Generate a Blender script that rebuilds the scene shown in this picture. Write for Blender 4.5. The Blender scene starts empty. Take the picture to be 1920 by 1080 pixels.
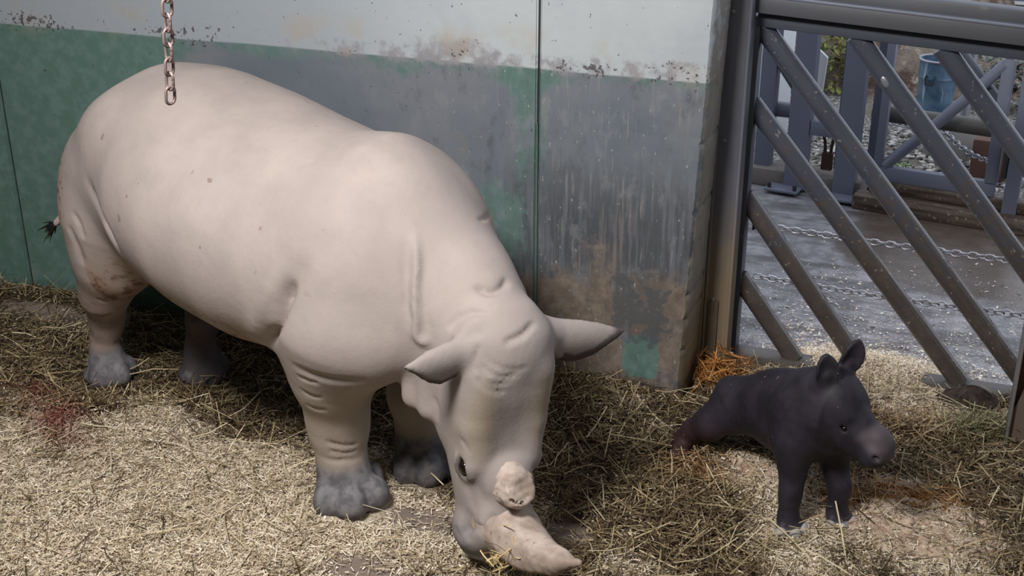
import bpy, bmesh, math, random
import numpy as np
from mathutils import Vector, Matrix

# ------------------------------------------------------------------ camera, sky, lamps, exposure
SC = bpy.context.scene
COL = SC.collection
PITCH = math.radians(23.2); YAW = math.radians(20.3)
cam_data = bpy.data.cameras.new('camera')
cam_data.sensor_width = 36.0
cam_data.lens = 2336.0 / 1920.0 * 36.0
cam_data.clip_end = 200.0
cam = bpy.data.objects.new('camera', cam_data); COL.objects.link(cam)
_f = Vector((-math.sin(YAW)*math.cos(PITCH), math.cos(YAW)*math.cos(PITCH), -math.sin(PITCH)))
_r = Vector((math.cos(YAW), math.sin(YAW), 0.0))
_u = _r.cross(_f)
cam.matrix_world = Matrix(((_r.x, _u.x, -_f.x, 0.0), (_r.y, _u.y, -_f.y, 0.0), (_r.z, _u.z, -_f.z, 3.1), (0, 0, 0, 1)))
SC.camera = cam

world = bpy.data.worlds.new('overcast_sky'); SC.world = world
world.use_nodes = True
_bg = world.node_tree.nodes['Background']
_bg.inputs['Color'].default_value = (0.80, 0.87, 1.0, 1)
_bg.inputs['Strength'].default_value = 1.35

def area_light(name, loc, target, size, size_y, power, color):
    d = bpy.data.lights.new(name, 'AREA'); d.shape = 'RECTANGLE'
    d.size = size; d.size_y = size_y; d.energy = power; d.color = color
    o = bpy.data.objects.new(name, d); COL.objects.link(o)
    o.location = loc
    o.rotation_euler = (Vector(target) - Vector(loc)).to_track_quat('-Z', 'Y').to_euler()
    return o
area_light('stall_lamp', (-2.15, 1.45, 4.5), (-2.3, 4.6, 0.3), 1.0, 0.7, 295.0, (1.0, 0.975, 0.955))
area_light('gate_side_fill', (0.6, 1.2, 4.5), (-0.6, 5.2, 0.2), 1.2, 0.8, 30.0, (1.0, 0.96, 0.92))  # added fill with no known fixture, brightens the post and gate side

SC.view_settings.view_transform = 'Standard'
SC.view_settings.look = 'None'
SC.view_settings.exposure = 0.0
SC.view_settings.gamma = 1.0
SC.view_settings.use_curve_mapping = False

# ------------------------------------------------------------------ helpers
RNG = np.random.default_rng(7)
PI = math.pi

def s2l(r, g, b):
    f = lambda c: (c/255/12.92) if c/255 <= 0.04045 else ((c/255+0.055)/1.055)**2.4
    return (f(r), f(g), f(b), 1.0)

def tag(o, label=None, cat=None, group=None, kind=None):
    if label: o['label'] = label
    if cat: o['category'] = cat
    if group: o['group'] = group
    if kind: o['kind'] = kind
    return o

def thing(name, label, cat, loc=(0, 0, 0), rz=0.0, group=None):
    o = bpy.data.objects.new(name, None); COL.objects.link(o)
    o.empty_display_size = 0.1
    o.location = loc; o.rotation_euler = (0, 0, rz)
    return tag(o, label, cat, group)

def link_mesh(name, me, material, parent=None, smooth=True):
    o = bpy.data.objects.new(name, me); COL.objects.link(o)
    if material: me.materials.append(material)
    if smooth:
        me.polygons.foreach_set('use_smooth', [True]*len(me.polygons))
    if parent: o.parent = parent
    return o

class MB:
    """collects boxes, tubes, prisms and lathes and links them as one mesh"""
    def __init__(self): self.bm = bmesh.new()
    def box(self, c, s, rz=0.0, bevel=0.0, R=None):
        t = bmesh.new()
        bmesh.ops.create_cube(t, size=1.0)
        for v in t.verts: v.co = Vector((v.co.x*s[0], v.co.y*s[1], v.co.z*s[2]))
        if bevel > 0:
            bmesh.ops.bevel(t, geom=t.edges[:], offset=bevel, segments=2, affect='EDGES', profile=0.5)
        M = Matrix.Translation(c) @ ((R.to_4x4()) if R is not None else Matrix.Rotation(rz, 4, 'Z'))
        t.transform(M); self._merge(t); return self
    def _merge(self, t):
        me = bpy.data.meshes.new('tmp'); t.to_mesh(me); t.free()
        self.bm.from_mesh(me); bpy.data.meshes.remove(me)
    def tube(self, pts, rad, n=14, cap=True, closed=False):
        pts = [Vector(p) for p in pts]
        rads = rad if isinstance(rad, (list, tuple)) else [rad]*len(pts)
        rings = []; prev = None
        m = len(pts)
        for i, p in enumerate(pts):
            if closed: d = (pts[(i+1) % m] - pts[i-1]).normalized()
            else: d = (pts[min(i+1, m-1)] - pts[max(i-1, 0)]).normalized()
            if prev is None:
                a = d.orthogonal().normalized()
            else:
                a = (prev - d*prev.dot(d)).normalized()
            prev = a; b = d.cross(a)
            rings.append([self.bm.verts.new(p + (a*math.cos(2*PI*k/n) + b*math.sin(2*PI*k/n))*rads[i]) for k in range(n)])
        last = m if closed else m-1
        for i in range(last):
            A = rings[i]; B = rings[(i+1) % m]
            for k in range(n):
                self.bm.faces.new((A[k], A[(k+1) % n], B[(k+1) % n], B[k]))
        if cap and not closed:
            self.bm.faces.new(list(reversed(rings[0]))); self.bm.faces.new(rings[-1])
        return self
    def lathe(self, prof, c=(0, 0, 0), n=40, cap_bottom=True, cap_top=False):
        rings = []
        for r, z in prof:
            rings.append([self.bm.verts.new((c[0]+r*math.cos(2*PI*k/n), c[1]+r*math.sin(2*PI*k/n), c[2]+z)) for k in range(n)])
        for A, B in zip(rings[:-1], rings[1:]):
            for k in range(n): self.bm.faces.new((A[k], A[(k+1) % n], B[(k+1) % n], B[k]))
        if cap_bottom: self.bm.faces.new(list(reversed(rings[0])))
        if cap_top: self.bm.faces.new(rings[-1])
        return self
    def prism(self, poly, axis, a, b):
        """poly: list of 2D points, extruded along axis ('x','y','z') from a to b"""
        def P(p, t):
            if axis == 'y': return (p[0], t, p[1])
            if axis == 'x': return (t, p[0], p[1])
            return (p[0], p[1], t)
        A = [self.bm.verts.new(P(p, a)) for p in poly]; B = [self.bm.verts.new(P(p, b)) for p in poly]
        n = len(poly)
        for k in range(n): self.bm.faces.new((A[k], A[(k+1) % n], B[(k+1) % n], B[k]))
        self.bm.faces.new(list(reversed(A))); self.bm.faces.new(B)
        return self
    def build(self, name, material, parent=None, smooth=False, autosmooth=True):
        bmesh.ops.recalc_face_normals(self.bm, faces=self.bm.faces[:])
        me = bpy.data.meshes.new(name); self.bm.to_mesh(me); self.bm.free()
        o = link_mesh(name, me, material, parent, smooth=True)
        if autosmooth and not smooth:
            import_angle = math.radians(35)
            try: me.set_sharp_from_angle(angle=import_angle)
            except Exception: pass
        return o

# ------------------------------------------------------------------ node helpers
class Mat:
    def __init__(self, name):
        self.m = bpy.data.materials.new(name); self.m.use_nodes = True
        self.t = self.m.node_tree; self.b = self.t.nodes['Principled BSDF']
        self.b.inputs['Specular IOR Level'].default_value = 0.3
        self._co = None
    def n(self, kind, **kw):
        x = self.t.nodes.new(kind)
        for k, v in kw.items(): setattr(x, k, v)
        return x
    def put(self, sock, v):
        if v is None: return
        if hasattr(v, 'is_output') or isinstance(v, bpy.types.NodeSocket): self.t.links.new(v, sock)
        else:
            sock.default_value = v
    def coord(self):
        if self._co is None:
            self._co = self.n('ShaderNodeTexCoord').outputs['Object']
        return self._co
    def mapped(self, scale=(1, 1, 1), loc=(0, 0, 0), rot=(0, 0, 0)):
        x = self.n('ShaderNodeMapping'); self.t.links.new(self.coord(), x.inputs['Vector'])
        x.inputs['Scale'].default_value = scale; x.inputs['Location'].default_value = loc; x.inputs['Rotation'].default_value = rot
        return x.outputs['Vector']
    def sep(self):
        x = self.n('ShaderNodeSeparateXYZ'); self.t.links.new(self.coord(), x.inputs[0]); return x.outputs
    def noise(self, scale, detail=4.0, rough=0.55, vec=None, dist=0.0):
        x = self.n('ShaderNodeTexNoise'); self.t.links.new(vec if vec is not None else self.coord(), x.inputs['Vector'])
        x.inputs['Scale'].default_value = scale; x.inputs['Detail'].default_value = detail
        x.inputs['Roughness'].default_value = rough; x.inputs['Distortion'].default_value = dist
        return x.outputs['Fac']
    def voro(self, scale, vec=None, feature='F1'):
        x = self.n('ShaderNodeTexVoronoi', feature=feature); self.t.links.new(vec if vec is not None else self.coord(), x.inputs['Vector'])
        x.inputs['Scale'].default_value = scale
        return x.outputs
    def math(self, op, a, b=None, c=None, clamp=False):
        x = self.n('ShaderNodeMath', operation=op, use_clamp=clamp)
        self.put(x.inputs[0], a)
        if b is not None: self.put(x.inputs[1], b)
        if c is not None: self.put(x.inputs[2], c)
        return x.outputs[0]
    def step(self, v, a, b):
        """smooth 0..1 as v goes from a to b"""
        x = self.n('ShaderNodeMapRange', interpolation_type='SMOOTHSTEP')
        self.put(x.inputs['Value'], v); 
        if a <= b:
            x.inputs['From Min'].default_value = a; x.inputs['From Max'].default_value = b
            x.inputs['To Min'].default_value = 0; x.inputs['To Max'].default_value = 1
        else:
            x.inputs['From Min'].default_value = b; x.inputs['From Max'].default_value = a
            x.inputs['To Min'].default_value = 1; x.inputs['To Max'].default_value = 0
        return x.outputs['Result']
    def mix(self, fac, a, b):
        x = self.n('ShaderNodeMix', data_type='RGBA')
        self.put(x.inputs[0], fac); self.put(x.inputs[6], a); self.put(x.inputs[7], b)
        return x.outputs[2]
    def attr(self, name):
        return self.n('ShaderNodeAttribute', attribute_name=name).outputs
    def bump(self, h, strength=0.5, dist=0.01, normal=None):
        x = self.n('ShaderNodeBump'); self.put(x.inputs['Height'], h)
        x.inputs['Strength'].default_value = strength; x.inputs['Distance'].default_value = dist
        if normal is not None: self.t.links.new(normal, x.inputs['Normal'])
        return x.outputs['Normal']
    def out(self, color=None, rough=None, normal=None, metallic=None, spec=None):
        self.put(self.b.inputs['Base Color'], color); self.put(self.b.inputs['Roughness'], rough)
        self.put(self.b.inputs['Normal'], normal); self.put(self.b.inputs['Metallic'], metallic)
        self.put(self.b.inputs['Specular IOR Level'], spec)
        return self.m

def worn_paint(name, base, wear, rough=0.5, scale=9.0, lo=0.56, hi=0.7, metallic=0.0, bumpy=0.15, spec=0.4):
    m = Mat(name)
    n1 = m.noise(scale, 6, 0.6); n2 = m.noise(scale*5, 3, 0.6)
    f = m.step(m.math('ADD', m.math('MULTIPLY', n1, 0.75), m.math('MULTIPLY', n2, 0.25)), lo, hi)
    tone = m.noise(scale*0.35, 3)
    b2 = tuple(c*0.72 for c in base[:3]) + (1,)
    c0 = m.mix(tone, b2, base)
    return m.out(m.mix(f, c0, wear), rough, m.bump(n2, bumpy, 0.004), metallic, spec)
# ------------------------------------------------------------------ the setting: floor, walls
def wall_material():
    m = Mat('painted_concrete')
    s = m.sep(); X = s['X']; Z = s['Z']
    ns = m.noise(2.2, 5, 0.6); nf = m.noise(11, 6, 0.65); nv = m.noise(1.0, 6, 0.6, m.mapped((22, 22, 1.6)))
    nl = m.noise(0.9, 4, 0.6, m.mapped((1, 1, 1), (3.1, 0, 1.7)))
    spk = m.noise(38, 3, 0.6); spk2 = m.noise(1.0, 3, 0.55, m.mapped((50, 50, 22), (5, 2, 9)))
    # clean paints
    white = m.mix(m.step(ns, 0.4, 0.7), s2l(184, 190, 192), s2l(172, 178, 183))
    white = m.mix(m.math('MULTIPLY', m.step(X, -3.4, -2.2), 0.8), s2l(156, 163, 170), white)  # left end of the white painted darker, standing in for weaker light there
    green = m.mix(m.step(nf, 0.4, 0.65), s2l(88, 116, 108), s2l(102, 127, 121))
    grey = m.mix(m.step(nl, 0.35, 0.65), s2l(98, 107, 116), s2l(118, 121, 127))
    dark = m.mix(m.step(nv, 0.4, 0.62), s2l(66, 68, 72), s2l(100, 103, 109))
    brown = m.mix(m.step(nf, 0.35, 0.7), s2l(108, 96, 86), s2l(136, 124, 112))
    # the green has gone grey-blue over most of the wall except at the left, along the seam and at a few edges
    gx = m.math('ADD', m.step(X, -4.45, -3.7), m.math('MULTIPLY', m.math('SUBTRACT', ns, 0.5), 1.5))
    seam = m.math('MULTIPLY', m.step(m.math('ABSOLUTE', m.math('ADD', X, 2.02)), 0.03, 0.26), 1.0)
    low = m.step(Z, 1.70, 1.4)
    edge = m.math('ADD', m.math('MULTIPLY', m.step(Z, 1.66, 1.52), 0.5), 0.5)
    gf = m.math('MULTIPLY', m.math('MULTIPLY', gx, m.math('ADD', m.math('MULTIPLY', seam, 0.55), 0.45)), edge, clamp=True)
    lowc = m.mix(m.step(m.math('ADD', gf, m.math('MULTIPLY', m.math('SUBTRACT', nf, 0.5), 0.7)), 0.3, 0.62), green, grey)
    # scuffed dark grey with vertical runs lower down on the right half
    df = m.math('ADD', m.math('MULTIPLY', m.step(X, -2.75, -1.9), m.step(Z, 1.7, 0.85)), m.math('MULTIPLY', m.math('SUBTRACT', nv, 0.5), 1.6))
    lowc = m.mix(m.math('MULTIPLY', m.step(df, 0.45, 0.95), 0.85), lowc, dark)
    vr = m.noise(1.0, 3, 0.5, m.mapped((60, 60, 4.5), (1, 1, 1)))
    lowc = m.mix(m.math('MULTIPLY', m.step(vr, 0.60, 0.72), m.math('MULTIPLY', m.step(X, -2.6, -1.7), 0.42)), lowc, s2l(150, 146, 140))
    # mud rubbed on low down
    bf = m.math('ADD', m.math('MULTIPLY', m.step(m.math('ADD', Z, m.math('MULTIPLY', X, -0.22)), 1.36, 0.76), m.step(X, -2.6, -2.0)),
                m.math('MULTIPLY', m.math('SUBTRACT', ns, 0.52), 2.8))
    bf2 = m.math('ADD', m.math('MULTIPLY', m.step(m.math('ABSOLUTE', m.math('ADD', X, 1.56)), 0.34, 0.0), m.step(m.math('ABSOLUTE', m.math('SUBTRACT', Z, 0.82)), 0.62, 0.0)),
                 m.math('MULTIPLY', m.math('SUBTRACT', nv, 0.55), 3.2))
    lowc = m.mix(m.math('MULTIPLY', m.step(bf2, 0.5, 1.3), 0.75), lowc, s2l(128, 116, 106))
    lowc = m.mix(m.step(m.math('ADD', bf, m.math('MULTIPLY', m.math('SUBTRACT', nf, 0.5), 1.0)), 0.28, 0.85), lowc, brown)
    gq = m.math('ADD', m.math('MULTIPLY', m.step(m.math('ABSOLUTE', m.math('ADD', X, 2.2)), 0.30, 0.05), m.step(m.math('ABSOLUTE', m.math('SUBTRACT', Z, 0.86)), 0.42, 0.05)), m.math('MULTIPLY', m.math('SUBTRACT', nf, 0.5), 1.3))
    lowc = m.mix(m.math('MULTIPLY', m.step(gq, 0.45, 0.9), 0.75), lowc, green)
    # a patch of clean green low on the right
    gp = m.math('ADD', m.math('MULTIPLY', m.step(m.math('ABSOLUTE', m.math('ADD', X, 1.40)), 0.16, 0.05), m.step(m.math('ABSOLUTE', m.math('SUBTRACT', Z, 0.20)), 0.22, 0.06)),
                m.math('MULTIPLY', m.math('SUBTRACT', nf, 0.5), 0.9))
    lowc = m.mix(m.step(gp, 0.5, 0.75), lowc, green)
    # grey scuff over the mud, right of the middle
    gs = m.math('ADD', m.math('MULTIPLY', m.step(m.math('ABSOLUTE', m.math('ADD', X, 1.42)), 0.26, 0.1), m.step(m.math('ABSOLUTE', m.math('SUBTRACT', Z, 0.46)), 0.34, 0.12)),
                m.math('MULTIPLY', m.math('SUBTRACT', nf, 0.52), 2.6))
    lowc = m.mix(m.math('MULTIPLY', m.step(gs, 0.62, 0.95), 0.85), lowc, s2l(78, 82, 86))
    mot = m.noise(7, 6, 0.7, m.mapped((1, 1, 0.55), (2, 0, 5)))
    lowc = m.mix(m.math('MULTIPLY', m.step(mot, 0.52, 0.68), m.math('MULTIPLY', m.step(X, -3.3, -2.2), 0.55)), lowc, s2l(74, 78, 82))
    lowc = m.mix(m.math('MULTIPLY', m.step(mot, 0.46, 0.34), m.math('MULTIPLY', m.step(X, -3.3, -2.2), 0.4)), lowc, s2l(138, 138, 142))
    # pale chips
    ch = m.math('MULTIPLY', m.step(spk2, 0.665, 0.70), m.step(X, -3.0, -2.0))
    lowc = m.mix(m.math('MULTIPLY', ch, 0.6), lowc, s2l(188, 186, 180))
    # border between the two paints
    hgt = m.math('ADD', Z, m.math('MULTIPLY', m.math('SUBTRACT', ns, 0.5), 0.02))
    col = m.mix(m.step(hgt, 1.672, 1.682), lowc, white)
    sm = m.math('ADD', m.math('MULTIPLY', m.step(m.math('ABSOLUTE', m.math('SUBTRACT', Z, 1.71)), 0.14, 0.02), m.step(X, -4.9, -2.8)),
                m.math('MULTIPLY', m.math('SUBTRACT', nf, 0.5), 1.8))
    col = m.mix(m.math('MULTIPLY', m.step(sm, 0.86, 1.2), 0.8), col, s2l(138, 134, 138))
    sm2 = m.math('ADD', m.math('MULTIPLY', m.step(m.math('ABSOLUTE', m.math('ADD', X, 2.45)), 0.55, 0.1), m.step(m.math('ABSOLUTE', m.math('SUBTRACT', Z, 1.73)), 0.17, 0.0)), m.math('MULTIPLY', m.math('SUBTRACT', nf, 0.5), 2.0))
    col = m.mix(m.math('MULTIPLY', m.step(sm2, 0.55, 1.1), 0.75), col, s2l(140, 138, 142))
    tan = m.math('MULTIPLY', m.step(m.math('ABSOLUTE', m.math('SUBTRACT', Z, 1.76)), 0.16, 0.02), m.step(m.noise(3.2, 4, .6, m.mapped((1, 1, 1), (9, 0, 4))), .5, .66))
    col = m.mix(m.math('MULTIPLY', tan, 0.45), col, s2l(168, 156, 138))
    # dark pocks, thickest just above the border
    pk = m.math('ADD', spk, m.math('MULTIPLY', m.step(m.math('ABSOLUTE', m.math('SUBTRACT', Z, 1.70)), 0.10, 0.0), m.math('MULTIPLY', m.step(ns, 0.42, 0.6), 0.19)))
    col = m.mix(m.math('MULTIPLY', m.step(pk, 0.70, 0.74), 0.85), col, s2l(72, 66, 70))
    # bare concrete at the broken right end
    ex = m.math('ADD', m.math('ADD', X, m.math('MULTIPLY', Z, -0.035)), m.math('MULTIPLY', m.math('SUBTRACT', nf, 0.5), 0.07))
    bare = m.mix(nf, s2l(112, 106, 96), s2l(156, 150, 140))
    bare = m.mix(m.step(Z, 0.8, 0.2), bare, s2l(128, 110, 86))
    col = m.mix(m.step(ex, -1.20, -1.185), col, bare)
    hh = m.math('ADD', nf, m.math('MULTIPLY', m.step(pk, 0.70, 0.74), -1.5))
    return m.out(col, 0.62, m.bump(hh, 0.35, 0.006), None, 0.35)

M_WALL = wall_material()
def panel(name, poly, y0=5.72, y1=6.06):
    o = MB().prism(poly, 'y', y0, y1)
    bm = o.bm
    bmesh.ops.recalc_face_normals(bm, faces=bm.faces[:])
    edges = [e for e in bm.edges if abs(e.verts[0].co.y-y0) < 1e-5 and abs(e.verts[1].co.y-y0) < 1e-5 and abs(e.verts[0].co.z-e.verts[1].co.z) > 0.5]
    bmesh.ops.bevel(bm, geom=edges, offset=0.008, segments=2, affect='EDGES')
    w = o.build(name, M_WALL); w['kind'] = 'structure'; return w
panel('wall_back', [(-5.33, -0.1), (-1.995, -0.1), (-1.975, 3.2), (-5.33, 3.2)])
panel('wall_back', [(-8.2, -0.1), (-5.35, -0.1), (-5.35, 3.2), (-8.2, 3.2)])
# right panel with a chipped, chamfered end
def right_panel():
    bm = bmesh.new(); rows = 170; ring = []
    rr = random.Random(3)
    for i in range(rows+1):
        z = -0.1 + 3.3*i/rows
        xe = -1.182 + 0.030*z + rr.uniform(-0.0015, 0.0015) - (0.009 if rr.random() < 0.06 else 0)
        c = 0.035 + rr.uniform(-0.002, 0.002) + 0.004*math.sin(i*0.13)
        xl = -1.985 + 0.006*z
        prof = [(xl, 5.735), (xl+0.012, 5.722), (xe-0.35, 5.72), (xe-c*0.4, 5.72+rr.uniform(0, .003)), (xe-0.004, 5.72+c*0.5), (xe+0.004, 5.72+c*1.2), (xe+0.006, 6.06), (xl, 6.06)]
        ring.append([bm.verts.new((p[0], p[1], z)) for p in prof])
    n = len(ring[0])
    for A, B in zip(ring[:-1], ring[1:]):
        for k in range(n): bm.faces.new((A[k], A[(k+1) % n], B[(k+1) % n], B[k]))
    bm.faces.new(ring[0]); bm.faces.new(ring[-1])
    o = MB(); o.bm.free(); o.bm = bm
    w = o.build('wall_back', M_WALL); w['kind'] = 'structure'
right_panel()
M_SEAM = worn_paint('seam_filler', s2l(96, 118, 112), s2l(70, 80, 80), 0.7, 14)
M_GAP = worn_paint('dark_gap', s2l(44, 44, 46), s2l(80, 80, 80), 0.8, 14)
for nm, mt, x, z0, z1, w, y in (('trim_1', M_SEAM, -1.992, -0.1, 1.40, 0.022, 5.728), ('trim_2', M_GAP, -1.982, 1.40, 3.2, 0.018, 5.738), ('trim_3', M_GAP, -5.34, -0.1, 3.2, 0.03, 5.74)):
    o = MB().box((x, y+0.012, (z0+z1)/2), (w, 0.024, z1-z0)).build(nm, mt); o['kind'] = 'structure'

def floor_inside_material():
    m = Mat('stall_floor')
    n = m.noise(6, 6, 0.6); n2 = m.noise(40, 4, 0.6)
    return m.out(m.mix(n, s2l(92, 80, 70), s2l(138, 126, 112)), 0.7, m.bump(n2, 0.3, 0.004))
o = MB().box((-3.0, 1.6, -0.26), (11, 8.9, 0.3)).build('floor', floor_inside_material()); o['kind'] = 'structure'

def yard_floor_material():
    m = Mat('wet_yard_concrete')
    s = m.sep(); Y = s['Y']; X = s['X']
    n = m.noise(1.6, 6, 0.6); nf = m.noise(9, 6, 0.65); sp = m.noise(60, 4, 0.7); st = m.noise(1.0, 4, 0.6, m.mapped((1.2, 5.5, 1)))
    c = m.mix(m.step(nf, 0.35, 0.65), s2l(112, 109, 113), s2l(150, 147, 150))
    c = m.mix(m.math('MULTIPLY', m.step(st, 0.46, 0.60), 0.75), c, s2l(78, 73, 73))
    # brown wet run below the kerb on the right
    wet = m.math('ADD', m.math('MULTIPLY', m.step(m.math('ADD', Y, m.math('MULTIPLY', X, 0.35)), 7.35, 8.0), m.step(X, -0.95, -0.35)), m.math('MULTIPLY', m.math('SUBTRACT', n, 0.5), 1.2))
    wf = m.step(wet, 0.4, 0.75)
    c = m.mix(m.math('MULTIPLY', wf, 0.92), c, m.mix(nf, s2l(66, 56, 48), s2l(96, 82, 70)))
    c = m.mix(m.math('MULTIPLY', m.step(sp, 0.54, 0.66), m.step(Y, 8.4, 6.5)), c, s2l(205, 196, 184))
    r = m.mix(wf, (0.5, 0.5, 0.5, 1), (0.22, 0.22, 0.22, 1))
    return m.out(c, r, m.bump(m.math('ADD', nf, sp), 0.35, 0.006), None, 0.45)
o = MB().box((-3.0, 1.1, 4.95), (13, 10.9, 0.12)).build('ceiling', worn_paint('ceiling_boards', s2l(120, 116, 110), s2l(96, 92, 88), 0.8, 4)); o['kind'] = 'structure'  # unseen; added to keep sky light off the stall
M_INNER = worn_paint('inner_wall_paint', s2l(120, 120, 116), s2l(92, 88, 84), 0.8, 4)  # for the unseen left, right and front walls, added to cut sky fill
o = MB().box((-7.6, 1.2, 2.4), (0.2, 9.0, 5.0)).build('wall_left', M_INNER); o['kind'] = 'structure'
o = MB().box((3.0, 1.4, 2.4), (0.2, 8.6, 5.0)).build('wall_right', M_INNER); o['kind'] = 'structure'
o = MB().box((-2.4, -3.0, 2.4), (10.6, 0.2, 5.0)).build('wall_front', M_INNER); o['kind'] = 'structure'
o = MB().box((-1.26, 6.14, 1.55), (0.205, 0.15, 3.3)).build('trim_4', M_WALL); o['kind'] = 'structure'
o = MB().box((-0.5, 7.9, -0.17), (9, 3.7, 0.3)).build('floor', yard_floor_material()); o['kind'] = 'structure'; o.name = 'floor_yard'

# ------------------------------------------------------------------ steelwork of the stall gate
M_STEEL = worn_paint('blue_grey_steel', s2l(74, 78, 90), s2l(104, 102, 104), 0.42, 7, 0.6, 0.75, 0.0, 0.12, 0.5)
M_STEEL2 = worn_paint('dull_grey_steel', s2l(84, 86, 92), s2l(112, 108, 104), 0.5, 7, 0.58, 0.74, 0.0, 0.12, 0.45)
M_FENCE = worn_paint('pale_blue_grey_steel', s2l(116, 120, 136), s2l(140, 138, 140), 0.5, 6, 0.6, 0.78, 0.0, 0.1, 0.45)
M_RUST = worn_paint('rusty_steel', s2l(86, 62, 52), s2l(120, 96, 84), 0.7, 12, 0.54, 0.66)
M_CHAIN = worn_paint('galvanised_chain', s2l(168, 168, 176), s2l(120, 112, 106), 0.35, 30, 0.55, 0.7, 0.6, 0.1, 0.5)
M_DARK = worn_paint('dark_iron', s2l(52, 50, 50), s2l(84, 76, 70), 0.5, 20)

def post_material():
    m = Mat('muddied_steel')
    s = m.sep(); n = m.noise(6, 6, 0.6); nv = m.noise(1.0, 5, 0.6, m.mapped((25, 25, 2)))
    steel = m.mix(nv, s2l(84, 87, 98), s2l(124, 124, 132))
    mud = m.mix(nv, s2l(112, 98, 80), s2l(150, 134, 112))
    f = m.step(m.math('ADD', s['Z'], m.math('MULTIPLY', m.math('SUBTRACT', n, 0.5), 0.9)), 1.15, 0.45)
    return m.out(m.mix(f, steel, mud), m.mix(f, (0.4,)*3+(1,), (0.75,)*3+(1,)), m.bump(nv, 0.15, 0.004))
M_POST = post_material()
def tube_material():
    m = Mat('scuffed_gate_tube')
    s = m.sep(); n = m.noise(16, 6, 0.65); n2 = m.noise(4, 4)
    steel = m.mix(n2, s2l(60, 63, 74), s2l(84, 87, 98))
    mud = m.mix(n, s2l(52, 45, 42), s2l(96, 88, 82))
    f = m.step(m.math('ADD', m.math('MULTIPLY', s['Z'], 0.55), m.math('MULTIPLY', m.math('SUBTRACT', n, 0.5), -1.4)), 0.72, 0.30)
    chips = m.step(m.noise(34, 4), 0.64, 0.69)
    c = m.mix(f, steel, mud)
    return m.out(m.mix(m.math('MULTIPLY', chips, 0.5), c, s2l(156, 150, 146)), 0.24, m.bump(n, 0.1, 0.003), None, 0.55)
M_TUBE = tube_material()

# steel channel post at the wall end
post = thing('steel_channel_post', 'dark steel channel post at the chipped wall end, muddy brown at its foot', 'post', (-1.085, 6.16, 0))
MB().box((0.0, -0.045, 1.6), (0.112, 0.02, 3.3), bevel=0.004).build('web', M_POST, post)
MB().box((-0.062, 0.0, 1.6), (0.016, 0.13, 3.3), bevel=0.004).build('flange', M_POST, post)
MB().box((0.062, 0.0, 1.6), (0.016, 0.13, 3.3), bevel=0.004).build('flange', M_POST, post)
MB().box((-0.02, -0.062, 0.20), (0.055, 0.016, 0.42), bevel=0.004).build('timber_packer', worn_paint('muddy_timber', s2l(104, 92, 76), s2l(84, 72, 58), 0.8, 10), post)
for z in (0.42, 1.30, 1.95):
    MB().tube([(-0.02, -0.05, z), (-0.02, -0.066, z)], 0.012, 6).build('bolt_head', M_CHAIN, post)

# the sliding gate
gate = thing('stall_gate', 'steel stall gate with slanting grey tubes behind the calf', 'gate', (0, 6.33, 0))
MB().box((-1.035, 0.0, 0.97), (0.075, 0.12, 1.86), bevel=0.006).build('stile', M_STEEL, gate)
R2 = Matrix.Rotation(math.radians(3.3), 3, 'Y')
MB().box((0.24, 0.0, 1.812), (2.52, 0.13, 0.07), R=R2, bevel=0.008).build('top_rail', M_STEEL, gate)
MB().box((0.27, 0.0, -0.025), (2.56, 0.13, 0.13), bevel=0.01).build('bottom_rail', worn_paint('bottom_rail_steel', s2l(92, 88, 86), s2l(64, 56, 50), 0.5, 9), gate)
TUBES = [((-1.02, 0.475), (-0.68, 0.03)), ((-1.02, 0.94), (-0.31, 0.03)), ((-1.02, 1.445), (0.19, 0.04)),
         ((-0.99, 1.83), (0.55, 0.04)), ((-0.54, 1.83), (1.00, 0.04)), ((-0.13, 1.80), (1.40, 0.04))]
for (x0, z0), (x1, z1) in TUBES:
    MB().tube([(x0, 0, z0), ((x0+x1)/2, 0, (z0+z1)/2), (x1, 0, z1)], 0.051, 20).build('slanting_tube', M_TUBE, gate)

_t = bmesh.new(); bmesh.ops.create_uvsphere(_t, u_segments=16, v_segments=10, radius=1.0)
for _v in _t.verts: _v.co = Vector((_v.co.x*0.017, _v.co.y*0.008, _v.co.z*0.032))
_m = MB(); _m._merge(_t); _o = _m.build('weld_plug', M_CHAIN, gate, smooth=True); _o.location = (-0.372, -0.05, 1.62); _o.rotation_euler = (0, -0.5, 0)
# header beam that the gate runs under
hb = thing('header_beam', 'long grey steel header beam running above the slanting-tube gate', 'beam', (0, 6.25, 0))
MB().box((0.27, 0.0, 1.898), (2.6, 0.12, 0.082), R=R2, bevel=0.006).build('lower_channel', M_STEEL2, hb)
MB().box((0.27, -0.058, 1.944), (2.6, 0.016, 0.012), R=R2, bevel=0.003).build('lip', M_FENCE, hb)
MB().box((0.27, 0.16, 1.93), (2.6, 0.12, 0.12), R=R2, bevel=0.012).build('upper_channel', M_STEEL2, hb)

# rusty post on the right
rp = thing('rusty_steel_post', 'rusty brown steel post at the right edge standing in the hay', 'post', (0.44, 5.82, 0))
MB().box((0.06, 0.0, 1.5), (0.16, 0.012, 3.1)).build('web', M_RUST, rp)
MB().box((-0.02, -0.02, 1.5), (0.014, 0.12, 3.1), bevel=0.003).build('flange', worn_paint('worn_flange', s2l(132, 128, 128), s2l(92, 68, 58), 0.5, 16), rp)
MB().box((0.14, 0.0, 1.5), (0.014, 0.12, 3.1), bevel=0.003).build('flange', M_RUST, rp)
MB().prism([(-0.013, 0.0), (0.133, 0.0), (0.10, 0.26), (0.03, 0.34), (-0.013, 0.2)], 'y', -0.05, -0.006).build('mud_cake', worn_paint('dried_mud', s2l(110, 96, 84), s2l(74, 60, 52), 0.9, 12), rp)

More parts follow.
